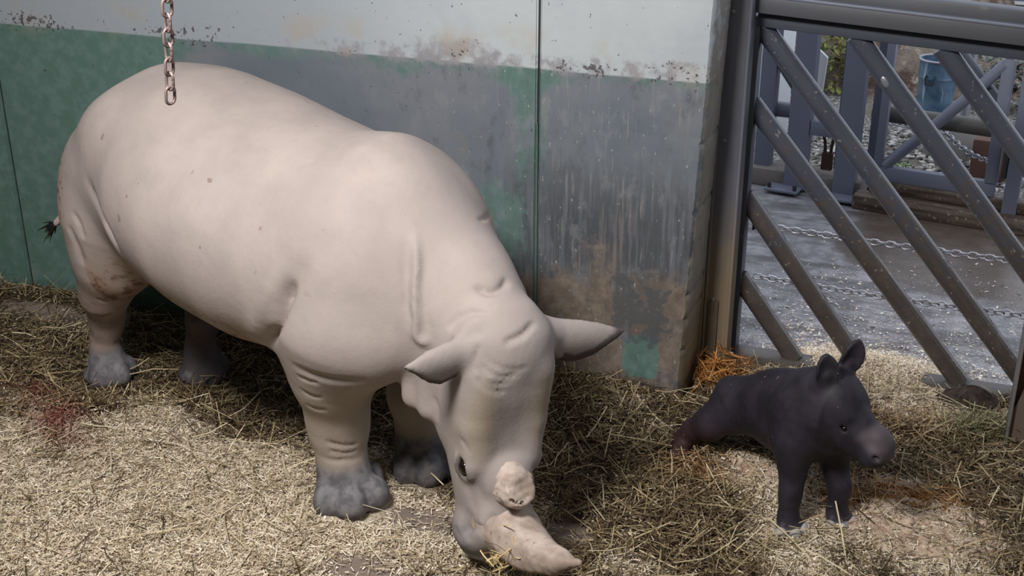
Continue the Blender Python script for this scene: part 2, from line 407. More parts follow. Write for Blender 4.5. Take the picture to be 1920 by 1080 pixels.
# ------------------------------------------------------------------ chains
def link_mesh_data(p, r, w):
    """stadium link: inner pitch p along x, wire radius r, half width w"""
    mb = MB(); pts = []
    L = p/2 + r - w
    for k in range(9):
        a = -PI/2 + PI*k/8; pts.append((L + w*math.cos(a), w*math.sin(a), 0))
    for k in range(9):
        a = PI/2 + PI*k/8; pts.append((-L + w*math.cos(a), w*math.sin(a), 0))
    mb.tube(pts, r, 8, closed=True)
    bmesh.ops.recalc_face_normals(mb.bm, faces=mb.bm.faces[:])
    me = bpy.data.meshes.new('link'); mb.bm.to_mesh(me); mb.bm.free()
    me.polygons.foreach_set('use_smooth', [True]*len(me.polygons))
    return me
def chain(label, a, b, p, r, w, mat, sag=0.0, twist=0.0, group=None):
    a = Vector(a); b = Vector(b); d = b-a; n = max(2, round(d.length/p))
    root = thing('chain', label, 'chain', a, 0, group)
    me = link_mesh_data(d.length/n, r, w); me.materials.append(mat)
    rr = random.Random(int(a.x*1000))
    for i in range(n):
        t = (i+0.5)/n
        pos = d*t + Vector((0, 0, -sag*4*t*(1-t)))
        tan = (d + Vector((0, 0, -sag*4*(1-2*t)))).normalized()
        q = tan.to_track_quat('X', 'Z').to_matrix().to_4x4()
        roll = twist + (PI/2 if i % 2 else 0) + rr.uniform(-0.15, 0.15)
        o = bpy.data.objects.new('link', me); COL.objects.link(o); o.parent = root
        o.matrix_local = Matrix.Translation(pos) @ q @ Matrix.Rotation(roll, 4, 'X')
    return root
ch = chain('upper galvanised chain stretched across the gate opening behind the slanting tubes', (-0.93, 6.42, 0.752), (0.55, 6.42, 0.722), 0.041, 0.0052, 0.0165, M_CHAIN, 0.008, 0.75, 'chains across the gate opening')
chain('lower galvanised chain stretched low across the gate opening, near the concrete floor', (-0.95, 6.42, 0.452), (0.55, 6.42, 0.432), 0.041, 0.0052, 0.0165, M_CHAIN, 0.012, 0.75, 'chains across the gate opening')
sh = MB()
sh.tube([(0.0, -0.02, 0.0), (0.03, -0.022, 0.0), (0.052, -0.012, 0.0), (0.058, 0.0, 0), (0.052, 0.012, 0), (0.03, 0.022, 0), (0.0, 0.02, 0)], 0.0075, 10)
sh.tube([(0.0, -0.032, 0), (0.0, 0.032, 0)], 0.007, 10)
o = sh.build('shackle', M_DARK, ch); o.location = (-0.045, 0, 0.0)
o.rotation_euler = (PI/2, 0, 0)
M_CHAIN2 = worn_paint('rusted_pale_chain', s2l(140, 120, 116), s2l(84, 58, 52), 0.45, 30, 0.5, 0.66, 0.3, 0.1, 0.5)
chain('pale rusted chain hanging down in front of the back wall above the rhino', (-2.136, 3.0, 2.63), (-2.176, 3.0, 2.162), 0.0425, 0.0046, 0.0148, M_CHAIN2, 0, 0.35)
# ------------------------------------------------------------------ the yard beyond the gate
FX = Vector((0.98876705, -0.14946479, 0)); FA = math.atan2(FX.y, FX.x); FO = Vector((-1.26, 9.39, 0))
def fence_point(s, off=0.0, z=0.0):
    return FO + FX*s + Vector((-FX.y, FX.x, 0))*off + Vector((0, 0, z))
bar = thing('stall_barrier', 'pale blue-grey steel barrier of flat upright posts in the yard beyond the gate', 'barrier', FO, FA)
for s0, s1, z1, dy, z0 in ((-0.24, -0.12, 2.2, 0.10, 0), (-0.03, 0.03, 2.2, 0.35, 0.0), (0.04, 0.20, 2.2, 0.0, 0.0), (0.29, 0.37, 2.2, 0.5, 0.0), (0.42, 0.58, 2.2, 0.0, 0.0), (0.60, 0.70, 2.2, 0.25, 0.22)):
    w = s1-s0; c = (s0+s1)/2
    mb = MB(); mb.box((c, dy, (z0+z1)/2), (w, 0.012, z1-z0)).box((s0+0.006, dy+0.05, (z0+z1)/2), (0.012, 0.10, z1-z0)).box((s1-0.006, dy+0.05, (z0+z1)/2), (0.012, 0.10, z1-z0))
    mb.build('post', M_FENCE, bar)
for c in (0.06, 0.52):
    bp = MB().box((c, -0.03, 0.012), (0.26, 0.24, 0.02), bevel=0.004).build('base_plate', M_FENCE, bar)
    for dx in (-0.10, 0.10):
        for dy in (-0.11,):
            MB().tube([(c+dx, dy, 0.02), (c+dx, dy, 0.06)], 0.016, 8).build('anchor_bolt', M_DARK, bp)
MB().box((0.33, 0.02, 0.50), (0.24, 0.05, 0.11), bevel=0.004).build('cross_rail', M_FENCE, bar)
MB().tube([(-0.20, 0.12, 1.06), (0.05, 0.12, 0.74)], 0.035, 12).build('brace', M_STEEL, bar)

yg = thing('yard_gate', 'blue-grey cross-braced steel gate standing on the kerb in the yard', 'gate', FO, FA)
MB().box((1.15, 0.0, 0.235), (0.86, 0.07, 0.11), bevel=0.006).build('bottom_rail', M_FENCE, yg)
MB().box((1.545, 0.0, 0.72), (0.085, 0.07, 0.9), bevel=0.006).prism([(1.503, 1.16), (1.587, 1.16), (1.545, 1.21)], 'y', -0.03, 0.03).build('stile', M_FENCE, yg)
MB().box((0.745, 0.0, 0.72), (0.06, 0.07, 0.98), bevel=0.006).build('stile', M_FENCE, yg)
MB().tube([(0.79, 0.0, 0.29), (1.16, 0.0, 0.70), (1.52, 0.0, 1.13)], 0.042, 14).build('brace', M_FENCE, yg)
MB().tube([(0.95, 0.09, 1.45), (1.23, 0.09, 1.13), (1.54, 0.09, 0.80)], 0.042, 14).build('brace', M_STEEL, yg)
MB().box((1.15, 0.0, 1.62), (0.9, 0.07, 0.10), bevel=0.006).build('top_rail', M_FENCE, yg)
hp = thing('hinge_post', 'pale blue-grey steel post at the right of the cross-braced yard gate', 'post', fence_point(1.70, -0.02), FA)
MB().box((0, 0, 0.75), (0.10, 0.10, 1.5), bevel=0.006).build('shaft', M_FENCE, hp)
MB().box((0, 0, 0.01), (0.2, 0.2, 0.02), bevel=0.004).build('base_plate', M_FENCE, hp)
MB().tube([(-0.07, -0.03, 0.34), (-0.07, -0.03, 0.56)], 0.02, 10).box((-0.055, -0.02, 0.5), (0.07, 0.03, 0.03)).build('hinge', M_DARK, hp)

def pipe(name, label, a, b, r, mat, cat='pipe', group=None):
    o = MB().tube([a, (Vector(a)+Vector(b))/2, b], r, 20).build(name, mat)
    tag(o, label, cat, group); return o
M_OLIVE = worn_paint('grimy_pipe', s2l(96, 92, 88), s2l(66, 62, 58), 0.5, 6)
pipe('pipe_rail', 'thick grimy horizontal pipe rail behind the cross-braced yard gate', fence_point(0.60, 0.32, 0.60), fence_point(1.56, 0.20, 0.615), 0.062, M_OLIVE, group='pipe rails in the yard')
pipe('pipe_rail', 'short pale horizontal pipe at the left between two barrier posts', fence_point(-0.30, 0.22, 0.55), fence_point(0.03, 0.22, 0.555), 0.06, M_FENCE, group='pipe rails in the yard')
pipe('marker_post', 'short pale round post standing on gravel right of the blue bin', (0.035, 11.8, -0.02), (0.035, 11.8, 0.70), 0.04, M_CHAIN, 'post')

def timber_material():
    m = Mat('wet_timber')
    n = m.noise(1.0, 6, 0.6, m.mapped((2, 14, 22))); nf = m.noise(30, 3)
    c = m.mix(m.step(n, 0.35, 0.65), s2l(62, 50, 42), s2l(104, 90, 78))
    return m.out(m.mix(m.step(nf, 0.62, 0.7), c, s2l(150, 140, 130)), 0.5, m.bump(n, 0.4, 0.01))
M_TIMBER = timber_material()
def beam(label, s0, s1, off, z, d, h, mat, name='timber_beam', cat='beam', group=None):
    o = MB().box((0, 0, 0), (s1-s0, d, h), bevel=0.012).build(name, mat)
    o.location = fence_point((s0+s1)/2, off, z+h/2); o.rotation_euler = (0, 0, FA)
    return tag(o, label, cat, group)
beam('lower wet brown timber sleeper along the foot of the yard gate', 0.62, 2.9, -0.10, -0.02, 0.16, 0.11, M_TIMBER, group='timber sleepers under the yard gate')
beam('upper wet brown timber sleeper right under the yard gate rail', 0.70, 2.9, 0.02, 0.09, 0.14, 0.09, M_TIMBER, group='timber sleepers under the yard gate')
M_KERB = worn_paint('pale_kerb', s2l(128, 120, 114), s2l(86, 78, 72), 0.8, 8)
beam('pale grimy concrete kerb behind the flat barrier posts', -0.9, 0.62, 0.16, -0.02, 0.28, 0.14, M_KERB, 'concrete_kerb', 'kerb')

# ground outside: gravel
def gravel_material():
    m = Mat('gravel')
    v = m.voro(38); n = m.noise(3, 5); g = m.noise(7, 5, 0.65)
    c = m.mix(m.math('MULTIPLY', v['Distance'], 1.4), s2l(196, 192, 184), s2l(72, 68, 64))
    c = m.mix(m.step(n, 0.45, 0.65), c, s2l(112, 102, 92))
    return m.out(c, 0.85, m.bump(v['Distance'], 0.8, 0.02))
o = MB().box((0, 12.9, -0.17), (16, 6.6, 0.3)).build('floor', gravel_material()); o['kind'] = 'structure'; o.name = 'floor_gravel'

def stones(name, label, cx, cy, rx, ry, n, mats, smin, smax, seed):
    rr = random.Random(seed); mb = MB()
    for i in range(n):
        a = rr.uniform(0, 2*PI); q = math.sqrt(rr.random())
        s = rr.uniform(smin, smax)
        t = bmesh.new(); bmesh.ops.create_icosphere(t, subdivisions=1, radius=s)
        for v in t.verts: v.co = Vector((v.co.x*rr.uniform(.8, 1.3), v.co.y*rr.uniform(.8, 1.2), v.co.z*rr.uniform(.5, .8)))
        t.transform(Matrix.Translation((cx+rx*q*math.cos(a), cy+ry*q*math.sin(a), -0.02+s*0.4)) @ Matrix.Rotation(rr.uniform(0, 6), 4, 'Z'))
        mb._merge(t)
    o = mb.build(name, mats); tag(o, label, 'gravel', None, 'stuff'); return o
mg = Mat('pebble'); M_PEB = mg.out(mg.mix(mg.step(mg.noise(9, 2), .4, .6), s2l(104, 98, 92), s2l(190, 186, 180)), .8)
stones('gravel', 'loose pale gravel scattered on the ground behind the yard gate', -0.25, 10.6, 0.95, 0.9, 900, M_PEB, 0.012, 0.034, 5)

# bank of earth with plants, far behind
def bank_material():
    m = Mat('earth_bank')
    n = m.noise(3, 6, 0.6); nf = m.noise(14, 5, 0.6)
    c = m.mix(m.step(n, 0.4, 0.6), s2l(92, 72, 62), s2l(136, 122, 108))
    return m.out(m.mix(m.step(nf, 0.55, 0.7), c, s2l(168, 158, 146)), 0.9, m.bump(nf, 0.8, 0.05))
def bank():
    bm = bmesh.new(); rr = random.Random(9); nx, ny = 60, 14; g = []
    for j in range(ny+1):
        row = []
        for i in range(nx+1):
            x = -5 + 10*i/nx; t = j/ny
            z = -0.05 + (1.7 if x < 0 else 1.7-1.15*min(1, x/0.5))*t**0.8 + (0.10*math.sin(x*3.1+t*4)+0.07*math.sin(x*7.3-t*5))*t + rr.uniform(-.03, .03)*t
            row.append(bm.verts.new((x, 12.75 + 1.6*t + 0.12*math.sin(x*2.3), z)))
        g.append(row)
    for j in range(ny):
        for i in range(nx): bm.faces.new((g[j][i], g[j][i+1], g[j+1][i+1], g[j+1][i]))
    # back and base so the bank is solid
    back = [bm.verts.new((v.co.x, 15.6, -0.05)) for v in g[ny]]
    for i in range(nx): bm.faces.new((g[ny][i], g[ny][i+1], back[i+1], back[i]))
    me = MB(); me.bm.free(); me.bm = bm
    o = me.build('earth_bank', bank_material(), smooth=True); tag(o, None, None, None, 'structure')
bank()

def leaf_clump(name, label, c, r, n, base, light, seed, leaf=0.05):
    rr = random.Random(seed); mb = MB()
    for i in range(n):
        d = Vector((rr.gauss(0, 1), rr.gauss(0, 1), abs(rr.gauss(0, 1)))).normalized()
        p = Vector(c) + Vector((d.x*r[0], d.y*r[1], d.z*r[2]))*rr.uniform(0.25, 1.0)**0.5
        s = leaf*rr.uniform(0.6, 1.4); yaw = rr.uniform(0, 6.28); pit = rr.uniform(-0.8, 0.8)
        R = Matrix.Rotation(yaw, 3, 'Z') @ Matrix.Rotation(pit, 3, 'Y')
        pts = [(-s, 0, 0), (-s*0.3, s*0.38, 0.1*s), (s*0.5, s*0.28, 0.05*s), (s, 0, -0.1*s), (s*0.5, -s*0.28, 0.05*s), (-s*0.3, -s*0.38, 0.1*s)]
        vs = [mb.bm.verts.new(p + R @ Vector(q)) for q in pts]
        mb.bm.faces.new(vs)
    m = Mat(name+'_leaf'); n2 = m.noise(5, 3)
    o = mb.build(name, m.out(m.mix(m.step(n2, .4, .6), base, light), .6))
    return tag(o, label, 'plant', 'shrubs beyond the yard' if 'shrub' in name else None)
leaf_clump('leafy_shrub', 'yellow-green leafy shrub on the earth bank behind the barrier posts', (-1.35, 12.7, 0.0), (0.5, 0.25, 0.7), 520, s2l(92, 102, 52), s2l(150, 152, 84), 4)
leaf_clump('low_weed', 'low green weed on the gravel just behind the yard gate rail', (-0.42, 9.98, -0.03), (0.20, 0.16, 0.16), 420, s2l(66, 92, 56), s2l(122, 146, 96), 6, 0.022)
leaf_clump('leafy_shrub', 'dull grey-green shrub right of the pale round post beyond the yard', (0.42, 12.5, 0.05), (0.45, 0.25, 0.62), 520, s2l(70, 76, 66), s2l(150, 156, 146), 8)

# blue bin
def bin_material():
    m = Mat('dented_blue_bin')
    n = m.noise(7, 5); nv = m.noise(1.0, 5, 0.6, m.mapped((14, 14, 2)))
    c = m.mix(m.step(n, .35, .65), s2l(66, 92, 118), s2l(104, 130, 152))
    return m.out(m.mix(m.step(nv, .6, .7), c, s2l(168, 178, 186)), 0.38, m.bump(n, 0.3, 0.02), 0.35, 0.5)
M_BIN = bin_material()
tb = thing('trash_bin', 'dented blue metal bin with a pale rim and side handle in the yard', 'bin', (-0.235, 11.45, -0.02))
MB().lathe([(0.135, 0), (0.14, 0.012), (0.150, 0.20), (0.157, 0.40), (0.162, 0.50), (0.168, 0.51), (0.166, 0.53), (0.17, 0.66), (0.158, 0.66), (0.15, 0.50), (0.13, 0.03)], (0, 0, 0), 48).build('body', M_BIN, tb)
mb = MB(); mb.tube([(0.172*math.cos(a*PI/24), 0.172*math.sin(a*PI/24), 0.665) for a in range(48)], 0.011, 10, closed=True); mb.build('rim', M_CHAIN, tb)
for sgn in (-0.35, 2.8):
    ca = -PI/2 + sgn
    P = lambda da, rr, z: (rr*math.cos(ca+da), rr*math.sin(ca+da), z)
    MB().tube([P(-0.22, 0.166, 0.54), P(-0.22, 0.185, 0.53), P(-0.18, 0.19, 0.47), P(0.18, 0.19, 0.47), P(0.22, 0.185, 0.53), P(0.22, 0.166, 0.54)], 0.009, 8).build('handle', M_DARK, tb)
chain('thin chain slung low in front of the blue bin', (-0.62, 11.18, 0.12), (0.30, 11.05, 0.10), 0.06, 0.007, 0.023, M_CHAIN, 0.02, 0.6, 'thin chains in the yard')
chain('thin chain hanging in front of the pale concrete block behind the yard gate', fence_point(1.0, 0.75, 0.46), fence_point(1.52, 0.1, 0.40), 0.05, 0.006, 0.019, M_CHAIN, 0.05, 0.6, 'thin chains in the yard')
# block wall pieces
M_BLOCK = worn_paint('pale_block', s2l(158, 154, 150), s2l(120, 112, 106), .85, 9)
M_BRICK = worn_paint('brown_block', s2l(112, 84, 72), s2l(84, 62, 54), .85, 12)
o = MB().box((0.0, 10.75, 0.12), (0.50, 0.24, 0.28), rz=FA, bevel=.012).build('concrete_block', M_BLOCK); tag(o, 'pale grey concrete block on the gravel behind the yard gate', 'block')
o = MB().box((0.275, 10.25, 0.13), (0.28, 0.22, 0.36), rz=FA, bevel=.012).build('brick_block', M_BRICK); tag(o, 'rusty brown block beside the pale concrete block behind the yard gate', 'block')
# white board and grey sheet seen in the gap at the left
M_WHITE = worn_paint('white_sheet', s2l(246, 248, 250), s2l(226, 232, 238), .5, 3)
o = MB().box((0, 0, 0.55), (0.34, 0.03, 1.1), bevel=.01).build('white_board', M_WHITE); o.location = (-1.60, 10.9, -0.02); o.rotation_euler = (-0.12, 0, 0.1)
tag(o, 'white sheet board leaning outside behind the left barrier posts', 'board')
vp = MB().prism([(0.02, 0.35), (0.10, 0.35), (0.13, 1.02), (0.075, 1.08), (0.03, 1.0)], 'y', -0.015, 0.015).build('plastic_sheet', M_WHITE)
vp.location = fence_point(-0.03, 0.55, -0.1); vp.rotation_euler = (0, 0, FA); vp.scale = (1.35, 1, 1)
tag(vp, 'narrow white curved plastic sheet upright between two flat barrier posts', 'plastic sheet')
# rusty bracket hanging under the rail
rb = thing('rusty_bracket', 'dark rusty bracket hanging below the barrier cross rail', 'bracket', fence_point(0.335, 0.10, 0.16), FA)
MB().box((0, 0, 0.07), (0.085, 0.05, 0.14), bevel=.01).build('plate', M_RUST, rb)
MB().tube([(-0.02, 0, 0.13), (-0.03, 0, 0.22), (-0.05, 0, 0.28)], 0.012, 8).build('hook', M_RUST, rb)
MB().tube([(0.02, 0, 0.13), (0.03, 0, 0.24), (0.03, 0, 0.28)], 0.012, 8).build('hook', M_RUST, rb)
# pale window strip seen over the header beam
fr = thing('window_strip', 'pale framed window strip seen above the header beam at the top right', 'window', (0.95, 14.75, 0.62))
MB().box((0, 0, 0.0), (2.2, 0.06, 0.05)).build('sill', M_WHITE, fr)
MB().box((0, 0.03, -0.34), (2.2, 0.04, 0.64)).build('skirt_panel', M_KERB, fr)
for k in range(5):
    MB().box((-1.0+0.5*k, 0, 0.32), (0.05, 0.06, 0.6)).build('mullion', M_WHITE, fr)
MB().box((0, 0.03, 0.32), (2.2, 0.01, 0.6)).build('pane', M_STEEL, fr)
# ------------------------------------------------------------------ animals: smooth solid fields meshed as one continuous skin
LEAF_T = [0, .12, .3, .5, .7, .85, 1.0]
class Field:
    def __init__(self, lo, hi, h):
        self.h = h; self.lo = np.array(lo, float)
        self.ax = [np.arange(lo[i], hi[i]+h, h, dtype=np.float32) for i in range(3)]
        self.D = np.full([len(a) for a in self.ax], 0.6, np.float32)
    def sub(self, lo, hi, pad):
        sl = []
        for i in range(3):
            a = self.ax[i]
            i0 = int(np.clip(np.searchsorted(a, lo[i]-pad), 0, len(a))); i1 = int(np.clip(np.searchsorted(a, hi[i]+pad), 0, len(a)))
            if i1-i0 < 2: return None
            sl.append(slice(i0, i1))
        X = self.ax[0][sl[0]][:, None, None]; Y = self.ax[1][sl[1]][None, :, None]; Z = self.ax[2][sl[2]][None, None, :]
        return tuple(sl), X, Y, Z
    @staticmethod
    def smin(a, b, k):
        if k <= 0: return np.minimum(a, b)
        q = np.maximum(k-np.abs(a-b), 0)/k
        return np.minimum(a, b) - q*q*k*0.25
    def apply(self, r, d, k, mode):
        sl = r[0]; o = self.D[sl]
        if mode == '+': self.D[sl] = self.smin(o, d, k)
        else: self.D[sl] = -self.smin(-o, d, k)
    def ell(self, c, rad, R=None, k=0.05, mode='+'):
        rad = np.array(rad, float); m = rad.max()
        r = self.sub(np.array(c)-m, np.array(c)+m, k+3*self.h)
        if r is None: return
        _, X, Y, Z = r
        X = X-c[0]; Y = Y-c[1]; Z = Z-c[2]
        if R is not None:
            p = [R[0][i]*X + R[1][i]*Y + R[2][i]*Z for i in range(3)]      # columns of R are the ellipsoid axes
        else: p = [X, Y, Z]
        k0 = np.sqrt((p[0]/rad[0])**2 + (p[1]/rad[1])**2 + (p[2]/rad[2])**2)
        k1 = np.sqrt((p[0]/rad[0]**2)**2 + (p[1]/rad[1]**2)**2 + (p[2]/rad[2]**2)**2) + 1e-6
        self.apply(r, (k0*(k0-1)/k1).astype(np.float32), k, mode)
    def cap(self, pts, rads, k=0.05, kin=None, mode='+', flat=None):
        """chain of round cones; flat=(axis, factor) squeezes the distance along one world axis"""
        pts = np.array(pts, float); rads = list(rads)
        m = max(rads)
        r = self.sub(pts.min(0)-m*1.3, pts.max(0)+m*1.3, k+3*self.h)
        if r is None: return
        _, X, Y, Z = r; tot = None
        for a, b, ra, rb in zip(pts[:-1], pts[1:], rads[:-1], rads[1:]):
            ab = b-a; L2 = float(ab@ab)
            px, py, pz = X-a[0], Y-a[1], Z-a[2]
            t = np.clip((px*ab[0]+py*ab[1]+pz*ab[2])/L2, 0, 1)
            d = np.sqrt((px-t*ab[0])**2+(py-t*ab[1])**2+(pz-t*ab[2])**2) - (ra+(rb-ra)*t)
            tot = d if tot is None else self.smin(tot, d, kin if kin is not None else min(ra, rb)*0.5)
        self.apply(r, tot.astype(np.float32), k, mode)
    def loft(self, O, R, s, top, bot, hw, p=2.2, k=0.05, smooth=0.06, cy=None):
        """sections along axis R[:,0]; half width along R[:,1]; top/bottom along R[:,2]"""
        O = np.array(O, float); R = np.array(R, float); s = np.array(s, float)
        fs = np.linspace(s[0], s[-1], 400); w = max(1, int(smooth/(fs[1]-fs[0])))
        ker = np.hanning(2*w+3); ker /= ker.sum()
        def sm(v):
            q = np.interp(fs, s, v); return np.convolve(np.pad(q, (w+1, w+1), 'edge'), ker, 'valid')
        T, B, W = sm(top), sm(bot), sm(hw)
        CY = sm(cy) if cy is not None else None
        cs = []
        for ss in (s[0], s[-1]):
            for yy in (-max(hw), max(hw)):
                for zz in (min(bot), max(top)): cs.append(O+R[:, 0]*ss+R[:, 1]*yy+R[:, 2]*zz)
        cs = np.array(cs)
        r = self.sub(cs.min(0), cs.max(0), k+3*self.h)
        if r is None: return
        _, X, Y, Z = r; X = X-O[0]; Y = Y-O[1]; Z = Z-O[2]
        u = R[0, 0]*X+R[1, 0]*Y+R[2, 0]*Z; y = R[0, 1]*X+R[1, 1]*Y+R[2, 1]*Z; z = R[0, 2]*X+R[1, 2]*Y+R[2, 2]*Z
        uc = np.clip(u, s[0], s[-1]); idx = (uc-s[0])/(s[-1]-s[0])*399
        i0 = np.clip(idx.astype(np.int32), 0, 398); f = idx-i0
        g = lambda A: A[i0]*(1-f)+A[i0+1]*f
        t, b, ww = g(T), g(B), g(W); hz = np.maximum((t-b)/2, 0.01); zc = (t+b)/2
        if CY is not None: y = y-g(CY)
        q = (np.abs(y/ww)**p+np.abs((z-zc)/hz)**p)**(1/p)
        # scale by the true local radius so the distance stays usable
        rad = np.sqrt(y*y+(z-zc)**2)
        d = np.where(q > 1e-4, rad*(1-1/np.maximum(q, 1e-4)), -np.minimum(ww, hz))
        e = np.abs(u-uc)
        d = np.where(e > 0, np.sqrt(np.maximum(d, 0)**2+e*e), d)
        self.apply(r, d.astype(np.float32), k, '+')
    def leaf(self, O, A, Q, N, L, w, curl, th, k=0.03, tipcurl=0.0, up=(.5, .52, .48, .42, .30, .15, .02), dn=(.45, .62, .92, 1.12, .86, .42, .04), rd=0.010):
        """cupped ear: runs from O along A, spreads along Q (up: -Q edge, dn: +Q edge), cups towards N"""
        O, A, Q, N = [np.array(v, float) for v in (O, A, Q, N)]
        c = O+A*L*0.5; m = L*0.66
        r = self.sub(c-m, c+m, k+3*self.h)
        if r is None: return
        _, X, Y, Z = r; X = X-O[0]; Y = Y-O[1]; Z = Z-O[2]
        a = (A[0]*X+A[1]*Y+A[2]*Z)/L; q = Q[0]*X+Q[1]*Y+Q[2]*Z; n = N[0]*X+N[1]*Y+N[2]*Z
        ac = np.clip(a, 0, 1); t = LEAF_T
        n0 = curl*q*q/w - curl*w*0.35*(1-ac) + tipcurl*ac*ac
        d1 = np.abs(n-n0)*0.8-th*(1-0.35*ac)+rd; d3 = np.maximum(-a, a-1)*L+rd
        d2 = np.maximum(-q-np.interp(ac, t, [v*w for v in up]), q-np.interp(ac, t, [v*w for v in dn]))*0.85+rd
        z = np.zeros_like(d1)
        d = np.minimum(np.maximum(np.maximum(d1, d2), d3), 0)+np.sqrt(np.maximum(d1, z)**2+np.maximum(d2, z)**2+np.maximum(d3, z)**2)-rd
        self.apply(r, d.astype(np.float32), k, '+')
    def mesh(self, relax=3):
        D, h = self.D, self.h
        S = D < 0; n = D.shape
        c = [S[i:n[0]-1+i, j:n[1]-1+j, k:n[2]-1+k] for i in (0, 1) for j in (0, 1) for k in (0, 1)]
        cnt = sum(x.astype(np.int8) for x in c)
        I = np.argwhere((cnt > 0) & (cnt < 8))
        idx = np.full((n[0]-1, n[1]-1, n[2]-1), -1, np.int64); idx[tuple(I.T)] = np.arange(len(I))
        P = np.zeros((len(I), 3)); W = np.zeros(len(I))
        corners = [(i, j, k) for i in (0, 1) for j in (0, 1) for k in (0, 1)]
        val = {q: D[I[:, 0]+q[0], I[:, 1]+q[1], I[:, 2]+q[2]] for q in corners}
        for q in corners:
            for ax in range(3):
                if q[ax] == 0:
                    q2 = list(q); q2[ax] = 1; q2 = tuple(q2)
                    a, b = val[q], val[q2]; m = (a < 0) != (b < 0)
                    t = np.where(m, a/(a-b+1e-12), 0)
                    pos = np.repeat(np.array(q, float)[None], len(I), 0); pos[:, ax] = t
                    P[m] += pos[m]; W[m] += 1
        V = self.lo + (I + P/W[:, None])*h
        F = []
        for ax in range(3):
            o1, o2 = [(1, 2), (2, 0), (0, 1)][ax]
            sl0 = [slice(1, -1)]*3; sl0[ax] = slice(0, -1); sl1 = list(sl0); sl1[ax] = slice(1, None)
            A = S[tuple(sl0)]; B = S[tuple(sl1)]
            E = np.argwhere(A != B)
            if len(E) == 0: continue
            base = E.copy(); off = np.ones(3, int); off[ax] = 0; base = base+off
            flip = B[tuple(E.T)]
            def cell(d1, d2):
                q = base.copy(); q[:, o1] -= d1; q[:, o2] -= d2; return idx[q[:, 0], q[:, 1], q[:, 2]]
            f = np.stack([cell(1, 1), cell(0, 1), cell(0, 0), cell(1, 0)], 1)
            f[flip] = f[flip][:, ::-1]
            F.append(f)
        F = np.concatenate(F)
        # volume-keeping relaxation
        e = np.concatenate([F[:, [0, 1]], F[:, [1, 2]], F[:, [2, 3]], F[:, [3, 0]]]); e = np.concatenate([e, e[:, ::-1]])
        deg = np.bincount(e[:, 0], minlength=len(V)).astype(float)
        for it in range(relax):
            for lam in (0.5, -0.47):
                avg = np.stack([np.bincount(e[:, 0], V[e[:, 1], c], minlength=len(V)) for c in range(3)], 1)/deg[:, None]
                V = V + lam*(avg-V)
        return V, F

def skin_mesh(name, V, F, masks=None):
    me = bpy.data.meshes.new(name)
    me.vertices.add(len(V)); me.vertices.foreach_set('co', V.astype(np.float32).ravel())
    me.loops.add(F.size); me.loops.foreach_set('vertex_index', F.astype(np.int32).ravel())
    me.polygons.add(len(F)); me.polygons.foreach_set('loop_start', np.arange(0, F.size, F.shape[1], dtype=np.int32))
    me.update(calc_edges=True); me.validate()
    for k, v in (masks or {}).items():
        a = me.attributes.new(k, 'FLOAT', 'POINT'); a.data.foreach_set('value', v.astype(np.float32))
    return me

def frame(fwd, up):
    f = np.array(fwd, float); f /= np.linalg.norm(f); u = np.array(up, float); u -= f*(u@f); u /= np.linalg.norm(u)
    return np.stack([f, np.cross(u, f), u], 1)
def sstep(x, a, b):
    t = np.clip((x-a)/(b-a), 0, 1); return t*t*(3-2*t)
# ---- the adult rhinoceros; local axes: x forward, y to its left, z up
RH = Vector((0.945022, -0.327008, 0)); RO = Vector((-4.0813, 5.0785, 0.0)); RA = math.atan2(RH.y, RH.x)
def normals(V, F):
    n = np.cross(V[F[:, 2]]-V[F[:, 0]], V[F[:, 3]]-V[F[:, 1]]); N = np.zeros_like(V)
    for k in range(4):
        for c in range(3): N[:, c] += np.bincount(F[:, k], n[:, c], minlength=len(V))
    return N/(np.linalg.norm(N, axis=1)[:, None]+1e-12)
def creases(V, F, table):
    """each row: depth (m, positive sinks, negative raises), width (m), points close to the skin"""
    V = V.copy()
    N = normals(V, F); base = V.copy(); D = np.zeros(len(V))
    for depth, wid, pts in table:
        P = np.array(pts, float); n = max(6, int(np.linalg.norm(np.diff(P, axis=0), axis=1).sum()/0.008))
        t = np.linspace(0, len(P)-1, n); Q = np.stack([np.interp(t, np.arange(len(P)), P[:, c]) for c in range(3)], 1)
        if len(P) > 2:
            for _ in range(max(2, n//12)): Q[1:-1] = (Q[:-2]+2*Q[1:-1]+Q[2:])/4
        if wid < 0.0105: depth = depth*1.7
        lo = Q.min(0)-0.12; hi = Q.max(0)+0.12
        I = np.where(((base > lo) & (base < hi)).all(1))[0]
        if len(I) == 0: continue
        S = base[I]
        snap = np.array([S[np.argmin(((S-q)**2).sum(1))] for q in Q])
        for _ in range(80 if wid > 0.02 else 6): snap[1:-1] = (snap[:-2]+2*snap[1:-1]+snap[2:])/4
        d2 = np.full(len(I), 9.0); tt = np.zeros(len(I))
        for k, q in enumerate(snap):
            e = ((S-q)**2).sum(1); m = e < d2; d2[m] = e[m]; tt[m] = k/(n-1)
        D[I] += depth*np.exp(-d2/wid**2)*np.clip(np.minimum(tt, 1-tt)*(3.2 if wid > 0.02 else 6)+0.02, 0, 1)
    V = V - N*D[:, None]
    e = np.concatenate([F[:, [0, 1]], F[:, [1, 2]], F[:, [2, 3]], F[:, [3, 0]]]); e = np.concatenate([e, e[:, ::-1]])
    deg = np.bincount(e[:, 0], minlength=len(V)).astype(float); m = (np.abs(D) > 0.0005).astype(float)[:, None]
    for it in range(2):
        avg = np.stack([np.bincount(e[:, 0], V[e[:, 1], c], minlength=len(V)) for c in range(3)], 1)/deg[:, None]
        V = V + 0.5*m*(avg-V)
    return V
